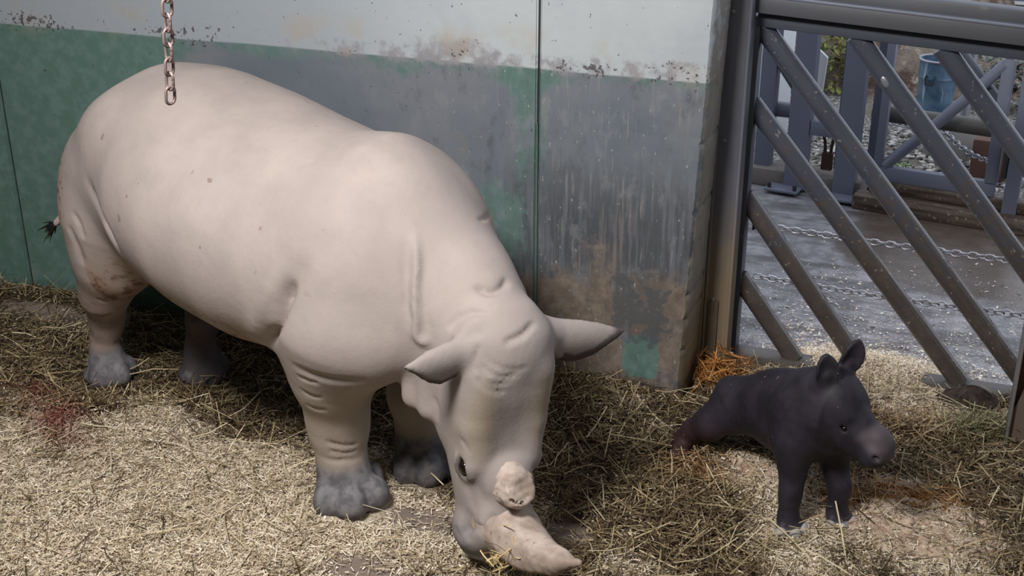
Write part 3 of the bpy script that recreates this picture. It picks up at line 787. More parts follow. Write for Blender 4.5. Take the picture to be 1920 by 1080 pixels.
RHINO_CREASES = [
    (0.016, 0.013, [(2.689, -0.347, 0.2), (2.706, -0.324, 0.241), (2.777, -0.34, 0.302), (2.824, -0.336, 0.278)]),
    (0.008, 0.016, [(2.687, -0.308, 0.446), (2.719, -0.307, 0.396), (2.734, -0.313, 0.329)]),
    (0.02, 0.03, [(0.56, -0.5, 1.33), (0.71, -0.56, 1.24), (0.83, -0.59, 1.15), (0.85, -0.55, 1.02)]),
    (0.01, 0.01, [(0.762, -0.571, 1.186), (0.822, -0.58, 1.126), (0.856, -0.566, 1.056)]),
    (0.022, 0.055, [(2.08, -0.42, 1.41), (2.04, -0.5, 1.28), (1.98, -0.54, 1.15), (1.91, -0.56, 1.0), (1.7, -0.42, 0.77)]),
    (0.042, 0.02, [(1.99, -0.53, 1.2), (1.94, -0.56, 1.08), (1.9, -0.56, 0.98), (1.72, -0.45, 0.79)]),
    (-0.016, 0.045, [(1.96, -0.52, 1.27), (1.86, -0.55, 1.12), (1.76, -0.53, 0.96), (1.59, -0.42, 0.77)]),
    (-0.024, 0.016, [(2.33, -0.18, 1.4), (2.4, -0.25, 1.28), (2.43, -0.3, 1.14), (2.45, -0.31, 1.0), (2.63, -0.48, 1.0)]),
    (0.012, 0.022, [(2.33, -0.23, 1.36), (2.39, -0.3, 1.2), (2.42, -0.32, 1.03)]),
    (0.008, 0.015, [(2.4, -0.2, 1.33), (2.46, -0.27, 1.17), (2.49, -0.29, 1.02)]),
    (0.014, 0.022, [(1.96, -0.54, 0.83), (2.05, -0.53, 0.81), (2.18, -0.47, 0.8), (2.28, -0.4, 0.8)]),
    (0.024, 0.013, [(2.6, -0.14, 1.21), (2.65, -0.12, 1.19), (2.67, -0.07, 1.19), (2.64, 0.02, 1.2)]),
    (-0.003, 0.022, [(2.58, -0.13, 1.24), (2.63, -0.08, 1.22), (2.63, -0.0, 1.22)]),
    (0.012, 0.01, [(2.796, -0.215, 1.055), (2.827, -0.16, 1.067), (2.836, -0.106, 1.082), (2.827, -0.048, 1.097)]),
    (0.008, 0.008, [(2.404, 0.112, 1.364), (2.341, 0.232, 1.327), (2.212, 0.412, 1.271)]),
    (0.01, 0.01, [(2.577, -0.263, 1.058), (2.594, -0.236, 1.107), (2.644, -0.207, 1.141), (2.718, -0.181, 1.144)]),
    (-0.01, 0.016, [(2.64, -0.28, 1.07), (2.66, -0.24, 1.11), (2.71, -0.21, 1.12)]),
    (0.008, 0.008, [(2.68, -0.301, 1.062), (2.696, -0.254, 1.089), (2.729, -0.241, 1.087)]),
    (0.008, 0.0075, [(2.743, -0.291, 0.964), (2.772, -0.291, 0.921), (2.803, -0.255, 0.896), (2.835, -0.188, 0.892)]),
    (0.008, 0.0075, [(2.748, -0.281, 0.983), (2.784, -0.271, 0.947), (2.819, -0.225, 0.921), (2.852, -0.161, 0.919)]),
    (0.006, 0.007, [(2.766, -0.26, 1.006), (2.803, -0.242, 0.964), (2.842, -0.186, 0.946), (2.865, -0.135, 0.946)]),
    (0.007, 0.0075, [(2.744, -0.301, 0.938), (2.765, -0.299, 0.899), (2.796, -0.263, 0.867), (2.819, -0.212, 0.859)]),
    (0.006, 0.007, [(2.731, -0.291, 0.983), (2.732, -0.282, 1.027), (2.741, -0.26, 1.056)]),
    (0.006, 0.007, [(2.619, -0.3, 0.456), (2.668, -0.322, 0.476), (2.714, -0.328, 0.513)]),
    (0.006, 0.008, [(2.727, -0.327, 0.6), (2.703, -0.327, 0.638), (2.675, -0.321, 0.649)]),
    (0.008, 0.012, [(2.5, -0.285, 0.765), (2.53, -0.288, 0.716), (2.515, -0.281, 0.65)]),
    (0.012, 0.012, [(2.636, -0.323, 0.231), (2.667, -0.34, 0.214), (2.712, -0.35, 0.191)]),
    (0.008, 0.016, [(2.83, -0.3, 0.36), (2.83, -0.32, 0.3), (2.83, -0.33, 0.23)]),
    (0.008, 0.008, [(1.959, -0.518, 0.769), (2.012, -0.51, 0.756), (2.075, -0.496, 0.759)]),
    (0.008, 0.008, [(1.937, -0.488, 0.69), (1.976, -0.473, 0.661), (2.043, -0.456, 0.671)]),
    (0.007, 0.008, [(1.93, -0.454, 0.601), (1.967, -0.437, 0.578), (2.022, -0.415, 0.587)]),
    (0.008, 0.008, [(1.928, -0.361, 0.376), (1.979, -0.316, 0.353), (2.006, -0.24, 0.338)]),
    (0.007, 0.007, [(1.923, -0.353, 0.329), (1.971, -0.313, 0.312), (1.999, -0.239, 0.303)]),
    (0.007, 0.007, [(1.89, -0.348, 0.275), (1.964, -0.31, 0.274), (1.995, -0.223, 0.255)]),
    (0.012, 0.022, [(0.96, -0.54, 0.96), (1.19, -0.52, 0.87), (1.41, -0.44, 0.77), (1.58, -0.43, 0.78)]),
    (0.012, 0.01, [(0.232, -0.373, 0.49), (0.275, -0.337, 0.478), (0.314, -0.308, 0.497)]),
    (0.008, 0.014, [(0.35, -0.41, 0.62), (0.38, -0.37, 0.6), (0.43, -0.36, 0.64)]),
    (0.008, 0.01, [(0.409, -0.502, 1.126), (0.463, -0.504, 1.071), (0.467, -0.499, 0.991)]),
    (0.012, 0.02, [(0.37, -0.51, 1.05), (0.4, -0.5, 0.95), (0.4, -0.48, 0.83)]),
]
def build_rhino():
    B = Field((-0.85, -0.95, -0.06), (3.35, 0.85, 1.95), 0.0125)
    I3 = np.eye(3)
    sx = [-0.12, -0.07, 0.04, 0.18, 0.34, 0.52, 0.8, 1.1, 1.4, 1.7, 2.0, 2.2, 2.4, 2.58]
    B.loft((0, 0, 0), I3, sx,
           [1.00, 1.12, 1.29, 1.47, 1.635, 1.755, 1.76, 1.715, 1.66, 1.63, 1.665, 1.52, 1.28, 1.06],
           [0.93, 0.88, 0.84, 0.84, 0.84, 0.80, 0.71, 0.65, 0.61, 0.62, 0.72, 0.80, 0.88, 1.0],
           [0.06, 0.15, 0.25, 0.33, 0.40, 0.48, 0.59, 0.63, 0.62, 0.56, 0.45, 0.35, 0.26, 0.10], p=2.0, k=0.0)
    for s in (-1, 1):
        # haunch, loin point and shoulder
        B.ell((0.36, s*0.25, 1.06), (0.30, 0.20, 0.40), k=0.22)
        B.ell((0.60, s*0.26, 1.48), (0.24, 0.18, 0.18), k=0.12)
        B.ell((1.95, s*0.28, 1.06), (0.36, 0.26, 0.44), k=0.12)
        B.ell((2.05, s*0.26, 0.92), (0.33, 0.26, 0.24), k=0.08)
    # neck and nape
    B.cap([(2.02, -0.02, 1.27), (2.38, -0.02, 1.12), (2.68, -0.06, 0.96)], [0.31, 0.235, 0.17], k=0.16)
    B.cap([(2.15, 0, 1.1), (2.45, -0.03, 0.92), (2.62, -0.08, 0.82)], [0.32, 0.24, 0.18], k=0.1)
    # right hind leg, left hind leg
    def hind(s, fx, fy, bx):
        B.cap([(0.37+bx, s*0.28, 1.0), (0.33+bx, s*0.28, 0.78), (0.20+bx*.5+fx*0.4, s*0.19+fy*0.4, 0.57), (fx+0.075, fy, 0.38), (fx+0.01, fy, 0.16)],
              [0.21, 0.150, 0.090, 0.058, 0.068], k=0.12, kin=0.16)
        B.cap([(0.13+bx*.5+fx*0.4, s*0.18+fy*0.4, 0.53), (fx+0.06, fy, 0.38)], [0.045, 0.03], k=0.05)
        B.cap([(fx+0.01, fy, 0.24), (fx+0.02, fy, 0.07)], [0.07, 0.112], k=0.03)
        for dx, dy, q in ((0.115, 0.0, 0.062), (0.055, 0.085, 0.055), (0.055, -0.085, 0.055)):
            B.ell((fx+dx, fy+dy, 0.05), (q, q, 0.065), k=0.02)
        B.ell((fx, fy, 0.03), (0.13, 0.125, 0.05), k=0.03)
    hind(-1, 0.02, -0.21, 0.0)
    hind(1, 0.40, 0.12, 0.06)
    def fore(s, fx, fy):
        B.cap([(2.00, s*0.31, 0.95), (1.92, s*0.28, 0.68), (fx-0.03, fy, 0.40), (fx-0.02, fy, 0.20)], [0.25, 0.158, 0.108, 0.100], k=0.09, kin=0.14)
        B.cap([(fx-0.02, fy, 0.22), (fx, fy, 0.08)], [0.112, 0.138], k=0.03)
        for dx, dy, q in ((0.115, 0.045, 0.078), (0.10, -0.075, 0.078), (0.02, 0.13, 0.062), (0.01, -0.135, 0.058)):
            B.ell((fx+dx, fy+dy, 0.065), (q, q, 0.082), k=0.012)
        B.ell((fx, fy, 0.035), (0.15, 0.145, 0.05), k=0.03)
    fore(-1, 1.90, -0.23)
    fore(1, 1.98, 0.19)
    # head frame
    yaw = math.radians(-22); th = math.radians(4)
    nh = np.array([math.cos(yaw), math.sin(yaw), 0]); dn = np.array([0, 0, -1.0])
    a = nh*math.sin(th)+dn*math.cos(th); a = a + np.array([0.0, -0.12, 0]); a /= np.linalg.norm(a)
    R = frame(a, nh); H0 = np.array([2.64, -0.06, 1.04])     # R[:,0] to the nose, R[:,1] sideways, R[:,2] out of the face
    UL = 0.95
    def hp(u, w, v): return H0 + R[:, 0]*u*UL + R[:, 1]*w + R[:, 2]*v
    su = [q*0.95 for q in (-0.07, 0.0, 0.12, 0.28, 0.42, 0.56, 0.68, 0.82, 0.94, 1.02)]
    B.loft(H0, R, su,
           [0.10, 0.185, 0.205, 0.185, 0.150, 0.135, 0.150, 0.165, 0.160, 0.11],
           [-0.05, -0.16, -0.21, -0.23, -0.225, -0.19, -0.155, -0.14, -0.13, -0.10],
           [0.10, 0.175, 0.195, 0.198, 0.186, 0.170, 0.152, 0.128, 0.132, 0.105], p=2.35, k=0.07, smooth=0.05)
    B.ell(hp(0.05, 0, 0.07), (0.15, 0.175, 0.13), R, k=0.08)
    # brow ridges, eye bulges and cheeks
    for s in (-1, 1):
        B.cap([hp(0.18, s*0.12, 0.13), hp(0.40, s*0.125, 0.10), hp(0.56, s*0.115, 0.10)], [0.06, 0.055, 0.05], k=0.07)
        B.ell(hp(0.575, s*0.135, 0.065), (0.058, 0.036, 0.048), R, k=0.04)
        B.ell(hp(0.33, s*0.14, -0.10), (0.17, 0.06, 0.12), R, k=0.08)
        # lips, nostrils
        B.ell(hp(0.90, s*0.09, 0.03), (0.075, 0.065, 0.10), R, k=0.05)
        B.ell(hp(0.845, s*0.145, 0.08), (0.055, 0.030, 0.034), R, k=0.025, mode='-')
        B.cap([hp(0.93, s*0.17, 0.02), hp(0.90, s*0.17, -0.04), hp(0.82, s*0.155, -0.08)], [0.012, 0.012, 0.008], k=0.02, mode='-')
        # eye socket and lids
        B.ell(hp(0.585, s*0.165, 0.080), (0.042, 0.032, 0.030), R, k=0.02, mode='-')
        B.cap([hp(0.545, s*0.150, 0.095), hp(0.572, s*0.152, 0.112), hp(0.61, s*0.148, 0.105)], [0.014]*3, k=0.02)
        B.cap([hp(0.55, s*0.168, 0.045), hp(0.585, s*0.170, 0.038), hp(0.62, s*0.162, 0.052)], [0.012]*3, k=0.02)
    # horn bosses
    B.ell(hp(0.645, 0, 0.15), (0.10, 0.10, 0.06), R, k=0.05)
    B.ell(hp(0.83, 0, 0.15), (0.12, 0.125, 0.06), R, k=0.05)
    # ears
    ers = []
    for s, A, Q, N in ((-1, R[:, 1]*-1.0+R[:, 0]*0.10+R[:, 2]*0.16, R[:, 0]*1.0+R[:, 2]*0.35, None),
                       (1, R[:, 1]*1.0+R[:, 0]*0.06+R[:, 2]*0.05, R[:, 0]*1.0+R[:, 2]*0.30, None)):
        A = A/np.linalg.norm(A); Q = Q-A*(Q@A); Q /= np.linalg.norm(Q); N = np.cross(A, Q)
        if N@R[:, 2] > 0: N = -N
        O = hp(0.05, s*(0.095 if s < 0 else 0.15), 0.085 if s < 0 else 0.04)
        B.cap([hp(0.04, s*0.08, 0.03), O+A*0.06], [0.085, 0.05], k=0.05)
        B.leaf(O, A, Q, N, 0.38 if s < 0 else 0.43, 0.100 if s < 0 else 0.115, 0.75, 0.018, k=0.035)
        ers.append((O, A, Q, N))
    # chest lobes and the roll of the shoulder fold
    for x, y, z, q in ((2.36, -0.24, 0.70, 0.056), (2.45, -0.24, 0.68, 0.060)):
        B.cap([(x-0.01, y+0.03, z+0.20), (x, y, z)], [q*1.2, q], k=0.03)
    # tail
    B.cap([(-0.02, -0.04, 1.20), (-0.12, -0.14, 1.04), (-0.13, -0.22, 0.92), (-0.17, -0.27, 0.86)], [0.055, 0.035, 0.024, 0.018], k=0.04, kin=0.02)
    V, F = B.mesh(3)
    V = creases(V, F, RHINO_CREASES)
    x, y, z = V.T
    rel = V-H0; hu = rel@R[:, 0]; hw_ = rel@R[:, 1]; hv = rel@R[:, 2]
    head = sstep(x, 2.34, 2.6)*sstep(hu, -0.14, 0.10)
    masks = {}
    feet = np.maximum(sstep(z, 0.26, 0.18)*(x > 1.5), sstep(z, 0.24, 0.16)*(x < 1.2))*(x < 2.45)
    masks['mud'] = feet
    hindl = sstep(z, 1.0, 0.5)*(x < 0.62)*(y < 0.02)
    masks['stain'] = np.clip(hindl*0.8 + sstep(z, 0.85, 0.70)*sstep(-y, 0.2, 0.5)*0*1.0, 0, 1)
    masks['rump'] = sstep(np.sqrt(((x-0.02)/0.34)**2+((z-1.12)/0.42)**2), 1.1, 0.5)*(y < 0.05)
    masks['legs'] = sstep(z, 0.78, 0.6)*((x > 1.55)*(x < 2.42))
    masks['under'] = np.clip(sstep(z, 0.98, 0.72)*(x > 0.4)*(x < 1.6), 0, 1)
    masks['head'] = head
    masks['far'] = (y > 0.0)*(x < 0.9)*sstep(z, 0.75, 0.6)  # far hind leg: its shade is put into the hide colour
    fh = lambda u, w, ru, rw: sstep(np.sqrt(((hu-u)/ru)**2+((hw_-w)/rw)**2), 1.1, 0.3)*(hv > -0.02)*head
    masks['yellow'] = np.maximum(fh(0.34, -0.135, 0.22, 0.07), fh(0.30, 0.13, 0.20, 0.08)*0.8)
    masks['muzzle'] = sstep(hu, 0.72, 0.92)*head*sstep(hv, 0.16, 0.06)
    eyd = np.sqrt(((hu-0.585*UL)/0.055)**2+((hv-0.075)/0.044)**2)
    masks['lid'] = sstep(eyd, 1.1, 0.5)*head*(np.abs(hw_) > 0.08)
    rims = np.zeros(len(V))
    for (O, A, Q, N) in ers:
        q = V-O; al = q@A/0.40; ql = q@Q; nn = q@N
        w = np.interp(np.clip(al, 0, 1), LEAF_T, [v*0.100 for v in (.45, .62, .92, 1.12, .86, .42, .04)])
        near = (al > 0.35)*(al < 1.05)*(np.abs(ql) < 0.12)*(np.abs(nn) < 0.14)
        rims = np.maximum(rims, near*np.maximum(sstep(ql, w-0.026, w-0.010), sstep(al, 0.88, 0.97)))
    masks['rim'] = rims
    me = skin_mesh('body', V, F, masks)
    m = Mat('rhino_hide')
    A = lambda k: m.attr(k)['Fac']
    n = m.noise(3.2, 5, 0.55); nf = m.noise(20, 5, 0.6); ng = m.noise(70, 4, 0.65); spk = m.noise(16, 2, 0.5, m.mapped((1, 1, 1), (7, 1, 2)))
    c = m.mix(m.step(n, 0.35, 0.68), s2l(160, 149, 144), s2l(172, 160, 154))
    c = m.mix(m.math('MULTIPLY', m.step(nf, 0.5, 0.75), 0.25), c, s2l(154, 142, 136))
    c = m.mix(m.math('MULTIPLY', A('head'), 0.55), c, s2l(146, 138, 134))
    c = m.mix(m.math('MULTIPLY', A('legs'), 0.6), c, m.mix(n, s2l(150, 138, 120), s2l(166, 154, 140)))
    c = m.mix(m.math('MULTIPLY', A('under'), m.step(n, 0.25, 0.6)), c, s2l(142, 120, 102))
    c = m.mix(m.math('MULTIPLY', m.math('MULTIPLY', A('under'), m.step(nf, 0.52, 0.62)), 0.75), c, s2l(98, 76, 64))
    c = m.mix(m.math('MULTIPLY', A('yellow'), m.math('ADD', 0.35, m.math('MULTIPLY', n, 0.55))), c, s2l(148, 134, 108))
    c = m.mix(m.math('MULTIPLY', A('stain'), m.math('ADD', 0.2, m.math('MULTIPLY', n, 0.9))), c, m.mix(m.step(nf, .4, .62), s2l(132, 108, 96), s2l(92, 70, 62)))
    c = m.mix(m.math('MULTIPLY', A('rump'), 0.75), c, s2l(166, 138, 128))
    c = m.mix(m.math('MULTIPLY', A('rump'), m.math('MULTIPLY', m.step(m.noise(24, 4), 0.54, 0.62), m.step(m.noise(5, 2), .4, .55))), c, s2l(92, 62, 54))
    c = m.mix(m.math('MULTIPLY', A('muzzle'), 0.8), c, s2l(112, 110, 112))
    c = m.mix(m.math('MULTIPLY', A('lid'), 0.8), c, s2l(74, 62, 60))
    c = m.mix(m.math('MULTIPLY', A('mud'), 0.92), c, m.mix(m.step(nf, .35, .65), s2l(84, 84, 90), s2l(122, 120, 124)))
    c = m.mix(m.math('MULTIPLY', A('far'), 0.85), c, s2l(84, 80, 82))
    c = m.mix(m.math('MULTIPLY', A('rim'), 0.85), c, s2l(72, 60, 62))
    s = m.sep()
    blt = m.math('MULTIPLY', m.step(spk, 0.71, 0.75), m.step(s['X'], 2.3, 1.6))
    c = m.mix(m.math('MULTIPLY', blt, 0.6), c, s2l(120, 98, 84))
    hgt = m.math('ADD', m.math('MULTIPLY', ng, 0.5), nf)
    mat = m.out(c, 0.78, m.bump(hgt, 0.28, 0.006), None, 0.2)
    root = thing('rhinoceros', 'large pale grey adult rhinoceros standing with its head down in the hay', 'rhinoceros', RO, RA)
    body = link_mesh('body', me, mat, root)
    # horns
    hm = Mat('horn_keratin')
    hn = hm.noise(1.0, 5, 0.6, hm.mapped((30, 30, 30))); h2 = hm.noise(9, 5, 0.6)
    hc = hm.mix(hm.step(h2, 0.35, 0.65), s2l(152, 134, 122), s2l(190, 174, 162))
    HM = hm.out(hm.mix(hm.step(hn, 0.6, 0.7), hc, s2l(132, 110, 98)), 0.6, hm.bump(hn, 0.35, 0.006))
    def horn_field(lo, hi, h): return Field(lo, hi, h)
    base = hp(0.86, 0, 0.13)
    F1 = Field(base-0.5, base+0.6, 0.009)
    path = [hp(0.835, 0.0, 0.10), hp(0.86, 0.01, 0.20), hp(0.885, 0.03, 0.31), hp(0.885, 0.065, 0.42), hp(0.855, 0.11, 0.53)]
    F1.cap(path, [0.118, 0.102, 0.078, 0.048, 0.014], k=0.0, kin=0.05)
    def rough(v, f, amp, seed, fr):
        r = np.random.default_rng(seed); d = np.zeros(len(v))
        for q in range(14):
            w = r.normal(size=3)*fr*(1 if q < 7 else 2.4); d += np.sin(v@w+r.uniform(0, 6.28))*(1 if q < 7 else .5)
        return v + normals(v, f)*(d*amp/4)[:, None]
    v1, f1 = F1.mesh(3); v1 = rough(v1, f1, 0.007, 3, 26)
    o = link_mesh('front_horn', skin_mesh('front_horn', v1, f1), HM, root); o['label'] = 'long curved front horn resting low over the hay'
    b2 = hp(0.67, 0, 0.15)
    F2 = Field(b2-0.25, b2+0.3, 0.007)
    F2.cap([hp(0.645, 0, 0.14), hp(0.65, 0.0, 0.235)], [0.098, 0.072], k=0.0)
    F2.ell(hp(0.615, 0.02, 0.315), (0.10, 0.12, 0.055), frame(R[:, 0]*0.9+R[:, 2]*0.35, R[:, 2]), k=0.02, mode='-')
    F2.cap([hp(0.685, -0.02, 0.31), hp(0.655, 0.06, 0.31)], [0.02, 0.02], k=0.02, mode='-')
    F2.ell(hp(0.54, -0.10, 0.30), (0.10, 0.10, 0.075), R, k=0.012, mode='-')
    F2.ell(hp(0.60, 0.14, 0.28), (0.10, 0.06, 0.12), R, k=0.012, mode='-')
    F2.ell(hp(0.78, 0.06, 0.30), (0.06, 0.12, 0.075), R, k=0.012, mode='-')
    F2.cap([hp(0.62, -0.03, 0.27), hp(0.66, 0.02, 0.275)], [0.010, 0.008], k=0.008, mode='-')
    F2.cap([hp(0.67, -0.05, 0.27), hp(0.69, 0.0, 0.27)], [0.008, 0.008], k=0.008, mode='-')
    v2, f2 = F2.mesh(2); v2 = rough(v2, f2, 0.007, 4, 40)
    o = link_mesh('rear_horn', skin_mesh('rear_horn', v2, f2), HM, root); o['label'] = 'short blunt stub of a rear horn'
    # eyes
    em = Mat('dark_eye'); EM = em.out(s2l(24, 16, 14), 0.12, None, None, 0.6)
    for s in (-1, 1):
        bm = bmesh.new(); bmesh.ops.create_uvsphere(bm, u_segments=24, v_segments=16, radius=0.031)
        mb = MB(); mb.bm.free(); mb.bm = bm
        e = mb.build('eye', EM, root, smooth=True); e.location = hp(0.585, s*0.148, 0.072)
    # tail tuft
    mb = MB(); rr = random.Random(2)
    for i in range(40):
        p = Vector((-0.165, -0.268, 0.862)); d = Vector((rr.gauss(-0.75, .2), rr.gauss(-0.1, .12), rr.gauss(-0.5, .2)))*0.13*rr.uniform(.6, 1)
        mb.tube([p, p+d*0.5, p+d+Vector((0, 0, -0.012))], [0.006, 0.005, 0.001], 5)
    mb.build('tail_tuft', worn_paint('dark_hair', s2l(34, 32, 32), s2l(60, 54, 50), .6, 10), root)
    return root, hp
rhino, rhino_hp = build_rhino()
# ---- the calf
CH = np.array([.62, -.78, 0]); CH /= np.linalg.norm(CH)
CO = Vector((-.375, 4.775, 0.0)); CA = math.atan2(CH[1], CH[0])
def build_calf():
    B = Field((-1.15, -0.5, -0.05), (0.65, 0.5, 0.98), 0.0075)
    # trunk
    B.loft((0, 0, 0), np.eye(3), [-0.78, -0.70, -0.58, -0.42, -0.25, -0.10, 0.02, 0.10],
           [0.25, 0.34, 0.455, 0.565, 0.64, 0.69, 0.695, 0.64],
           [0.17, 0.17, 0.19, 0.20, 0.22, 0.26, 0.33, 0.42],
           [0.05, 0.10, 0.135, 0.155, 0.16, 0.15, 0.13, 0.09], p=2.1, k=0.0, smooth=0.08)
    for s in (-1, 1):
        B.ell((-0.58, s*0.09, 0.31), (0.15, 0.08, 0.13), k=0.06)
        B.ell((-0.06, s*0.10, 0.45), (0.12, 0.08, 0.18), k=0.05)
    # neck
    B.cap([(-0.08, 0, 0.56), (0.01, 0.01, 0.62), (0.06, 0.03, 0.66)], [0.135, 0.12, 0.10], k=0.08)
    # forelegs
    def fore(s, x, y, ky):
        B.cap([(-0.03, s*0.10, 0.40), (-0.02+x*.3, s*0.10+ky*.3, 0.27), (x, y, 0.15), (x, y, 0.06)], [0.085, 0.055, 0.042, 0.041], k=0.04, kin=0.03)
        B.ell((x, y, 0.20), (0.047, 0.044, 0.05), k=0.03)
        B.cap([(x, y, 0.08), (x+0.01, y, 0.035)], [0.043, 0.052], k=0.02)
        for dx, dy in ((0.05, 0.0), (0.028, 0.042), (0.028, -0.042)):
            B.ell((x+dx, y+dy, 0.024), (0.028, 0.026, 0.032), k=0.008)
    fore(-1, 0.0, -0.115, 0)
    fore(1, 0.02, 0.115, 0)
    # hind legs: the right one stretched back and out, the left one folded under
    B.cap([(-0.57, -0.09, 0.31), (-0.63, -0.18, 0.20), (-0.72, -0.22, 0.12), (-0.76, -0.25, 0.05), (-0.71, -0.29, 0.035)], [0.105, 0.078, 0.055, 0.046, 0.042], k=0.05, kin=0.03)
    B.ell((-0.68, -0.31, 0.028), (0.05, 0.045, 0.032), k=0.015)
    B.cap([(-0.57, 0.09, 0.30), (-0.52, 0.15, 0.20), (-0.68, 0.15, 0.14), (-0.66, 0.16, 0.04)], [0.105, 0.078, 0.052, 0.048], k=0.05, kin=0.03)
    B.ell((-0.63, 0.16, 0.028), (0.06, 0.05, 0.032), k=0.015)
    # head
    yaw = math.radians(30); pit = math.radians(-38)
    a = np.array([math.cos(yaw)*math.cos(pit), math.sin(yaw)*math.cos(pit), math.sin(pit)])
    R = frame(a, (0, 0, 1)); H0 = np.array([-0.005, 0.0, 0.69]); S = 1.16
    def hp(u, w, v): return H0 + (R[:, 0]*u + R[:, 1]*w + R[:, 2]*v)*S
    sc = lambda q: [v*S for v in q]
    B.loft(H0, R, sc([-0.06, 0.0, 0.06, 0.13, 0.20, 0.26, 0.315, 0.345]),
           sc([0.03, 0.075, 0.08, 0.062, 0.052, 0.062, 0.058, 0.02]),
           sc([-0.05, -0.095, -0.125, -0.13, -0.115, -0.09, -0.08, -0.05]),
           sc([0.05, 0.085, 0.098, 0.096, 0.082, 0.066, 0.062, 0.035]), p=2.3, k=0.05, smooth=0.03)
    B.ell(hp(0.265, 0, 0.05), (0.04, 0.036, 0.026), R, k=0.03)
    B.ell(hp(0.185, 0, 0.045), (0.035, 0.033, 0.02), R, k=0.03)
    for s in (-1, 1):
        B.ell(hp(0.10, s*0.07, 0.03), (0.06, 0.025, 0.03), R, k=0.03)
        B.ell(hp(0.165, s*0.083, -0.002), (0.016, 0.012, 0.010), R, k=0.01, mode='-')
        B.ell(hp(0.30, s*0.05, -0.01), (0.045, 0.028, 0.045), R, k=0.03)
        B.ell(hp(0.312, s*0.064, 0.012), (0.015, 0.012, 0.010), R, k=0.01, mode='-')
        B.cap([hp(0.335, s*0.055, -0.045), hp(0.28, s*0.078, -0.055), hp(0.22, s*0.085, -0.06)], [0.006, 0.006, 0.004], k=0.01, mode='-')
    # ears held up
    for s, A, L in ((-1, np.array([-0.06, -0.10, 1.0]), 0.14), (1, np.array([0.14, 0.26, 1.0]), 0.165)):
        A = A/np.linalg.norm(A)
        Q = np.array([0.31*1.0, 0.95, 0.0]); Q = Q-A*(Q@A); Q /= np.linalg.norm(Q); N = np.cross(A, Q)
        if N@R[:, 0] < 0: N = -N
        O = hp(0.01, s*0.062, 0.05)
        B.cap([hp(0.0, s*0.06, 0.03), O+A*0.04], [0.036, 0.028], k=0.025)
        B.leaf(O, A, Q, N, L, 0.048, 0.55, 0.014, k=0.02, up=(.5, .7, .95, 1.0, .9, .66, .2), dn=(.5, .7, .95, 1.0, .9, .66, .2), rd=0.008)
    # tail
    B.cap([(-0.72, 0.0, 0.30), (-0.78, 0.01, 0.22), (-0.79, 0.01, 0.12)], [0.024, 0.015, 0.010], k=0.02, kin=0.01)
    V, F = B.mesh(3)
    x, y, z = V.T
    rel = V-H0; hu = rel@R[:, 0]; hv = rel@R[:, 2]
    masks = {'hoof': sstep(z, 0.05, 0.03)*(x > -0.2), 'nose': sstep(hu, 0.23, 0.27)*sstep(hv, -0.01, 0.03)*(x > 0.1),
             'pink': sstep(z, 0.30, 0.05)*(x < -0.5)}
    me = skin_mesh('body', V, F, masks)
    m = Mat('calf_hide'); n = m.noise(9, 5, .6); nf = m.noise(60, 4, .6)
    c = m.mix(m.step(n, .35, .65), s2l(34, 31, 38), s2l(46, 42, 51))
    c = m.mix(m.math('MULTIPLY', m.attr('pink')['Fac'], 0.6), c, s2l(84, 54, 58))
    c = m.mix(m.math('MULTIPLY', m.attr('nose')['Fac'], 0.6), c, s2l(92, 82, 86))
    c = m.mix(m.math('MULTIPLY', m.attr('hoof')['Fac'], 0.7), c, s2l(104, 102, 106))
    c = m.mix(m.math('MULTIPLY', m.step(m.noise(40, 2), .74, .76), .6), c, s2l(150, 138, 120))
    mat = m.out(c, 0.6, m.bump(nf, 0.25, 0.003), None, 0.3)
    root = thing('rhino_calf', 'small dark newborn rhinoceros calf standing splay-legged by the gate', 'rhinoceros calf', CO, CA)
    link_mesh('body', me, mat, root)
    em = Mat('calf_eye'); EM = em.out(s2l(14, 10, 10), 0.1, None, None, 0.6)
    for s in (-1, 1):
        bm = bmesh.new(); bmesh.ops.create_uvsphere(bm, u_segments=20, v_segments=12, radius=0.0125)
        mb = MB(); mb.bm.free(); mb.bm = bm
        e = mb.build('eye', EM, root, smooth=True); e.location = hp(0.165, s*0.076, -0.002)
    hm = Mat('calf_toenail'); HM = hm.out(s2l(158, 156, 156), .5)
    for (x0, y0) in ((0.0, -0.115), (0.02, 0.115)):
        for dx, dy in ((0.070, 0.0), (0.042, 0.054), (0.042, -0.054)):
            bm = bmesh.new(); bmesh.ops.create_uvsphere(bm, u_segments=14, v_segments=10, radius=1.0)
            for v in bm.verts: v.co = Vector((v.co.x*0.024, v.co.y*0.026, v.co.z*0.026))
            mb = MB(); mb.bm.free(); mb.bm = bm
            e = mb.build('toenail', HM, root, smooth=True); e.location = (x0+dx, y0+dy, 0.02); e.rotation_euler = (0, -0.3, math.atan2(dy, dx))
    return root
calf = build_calf()
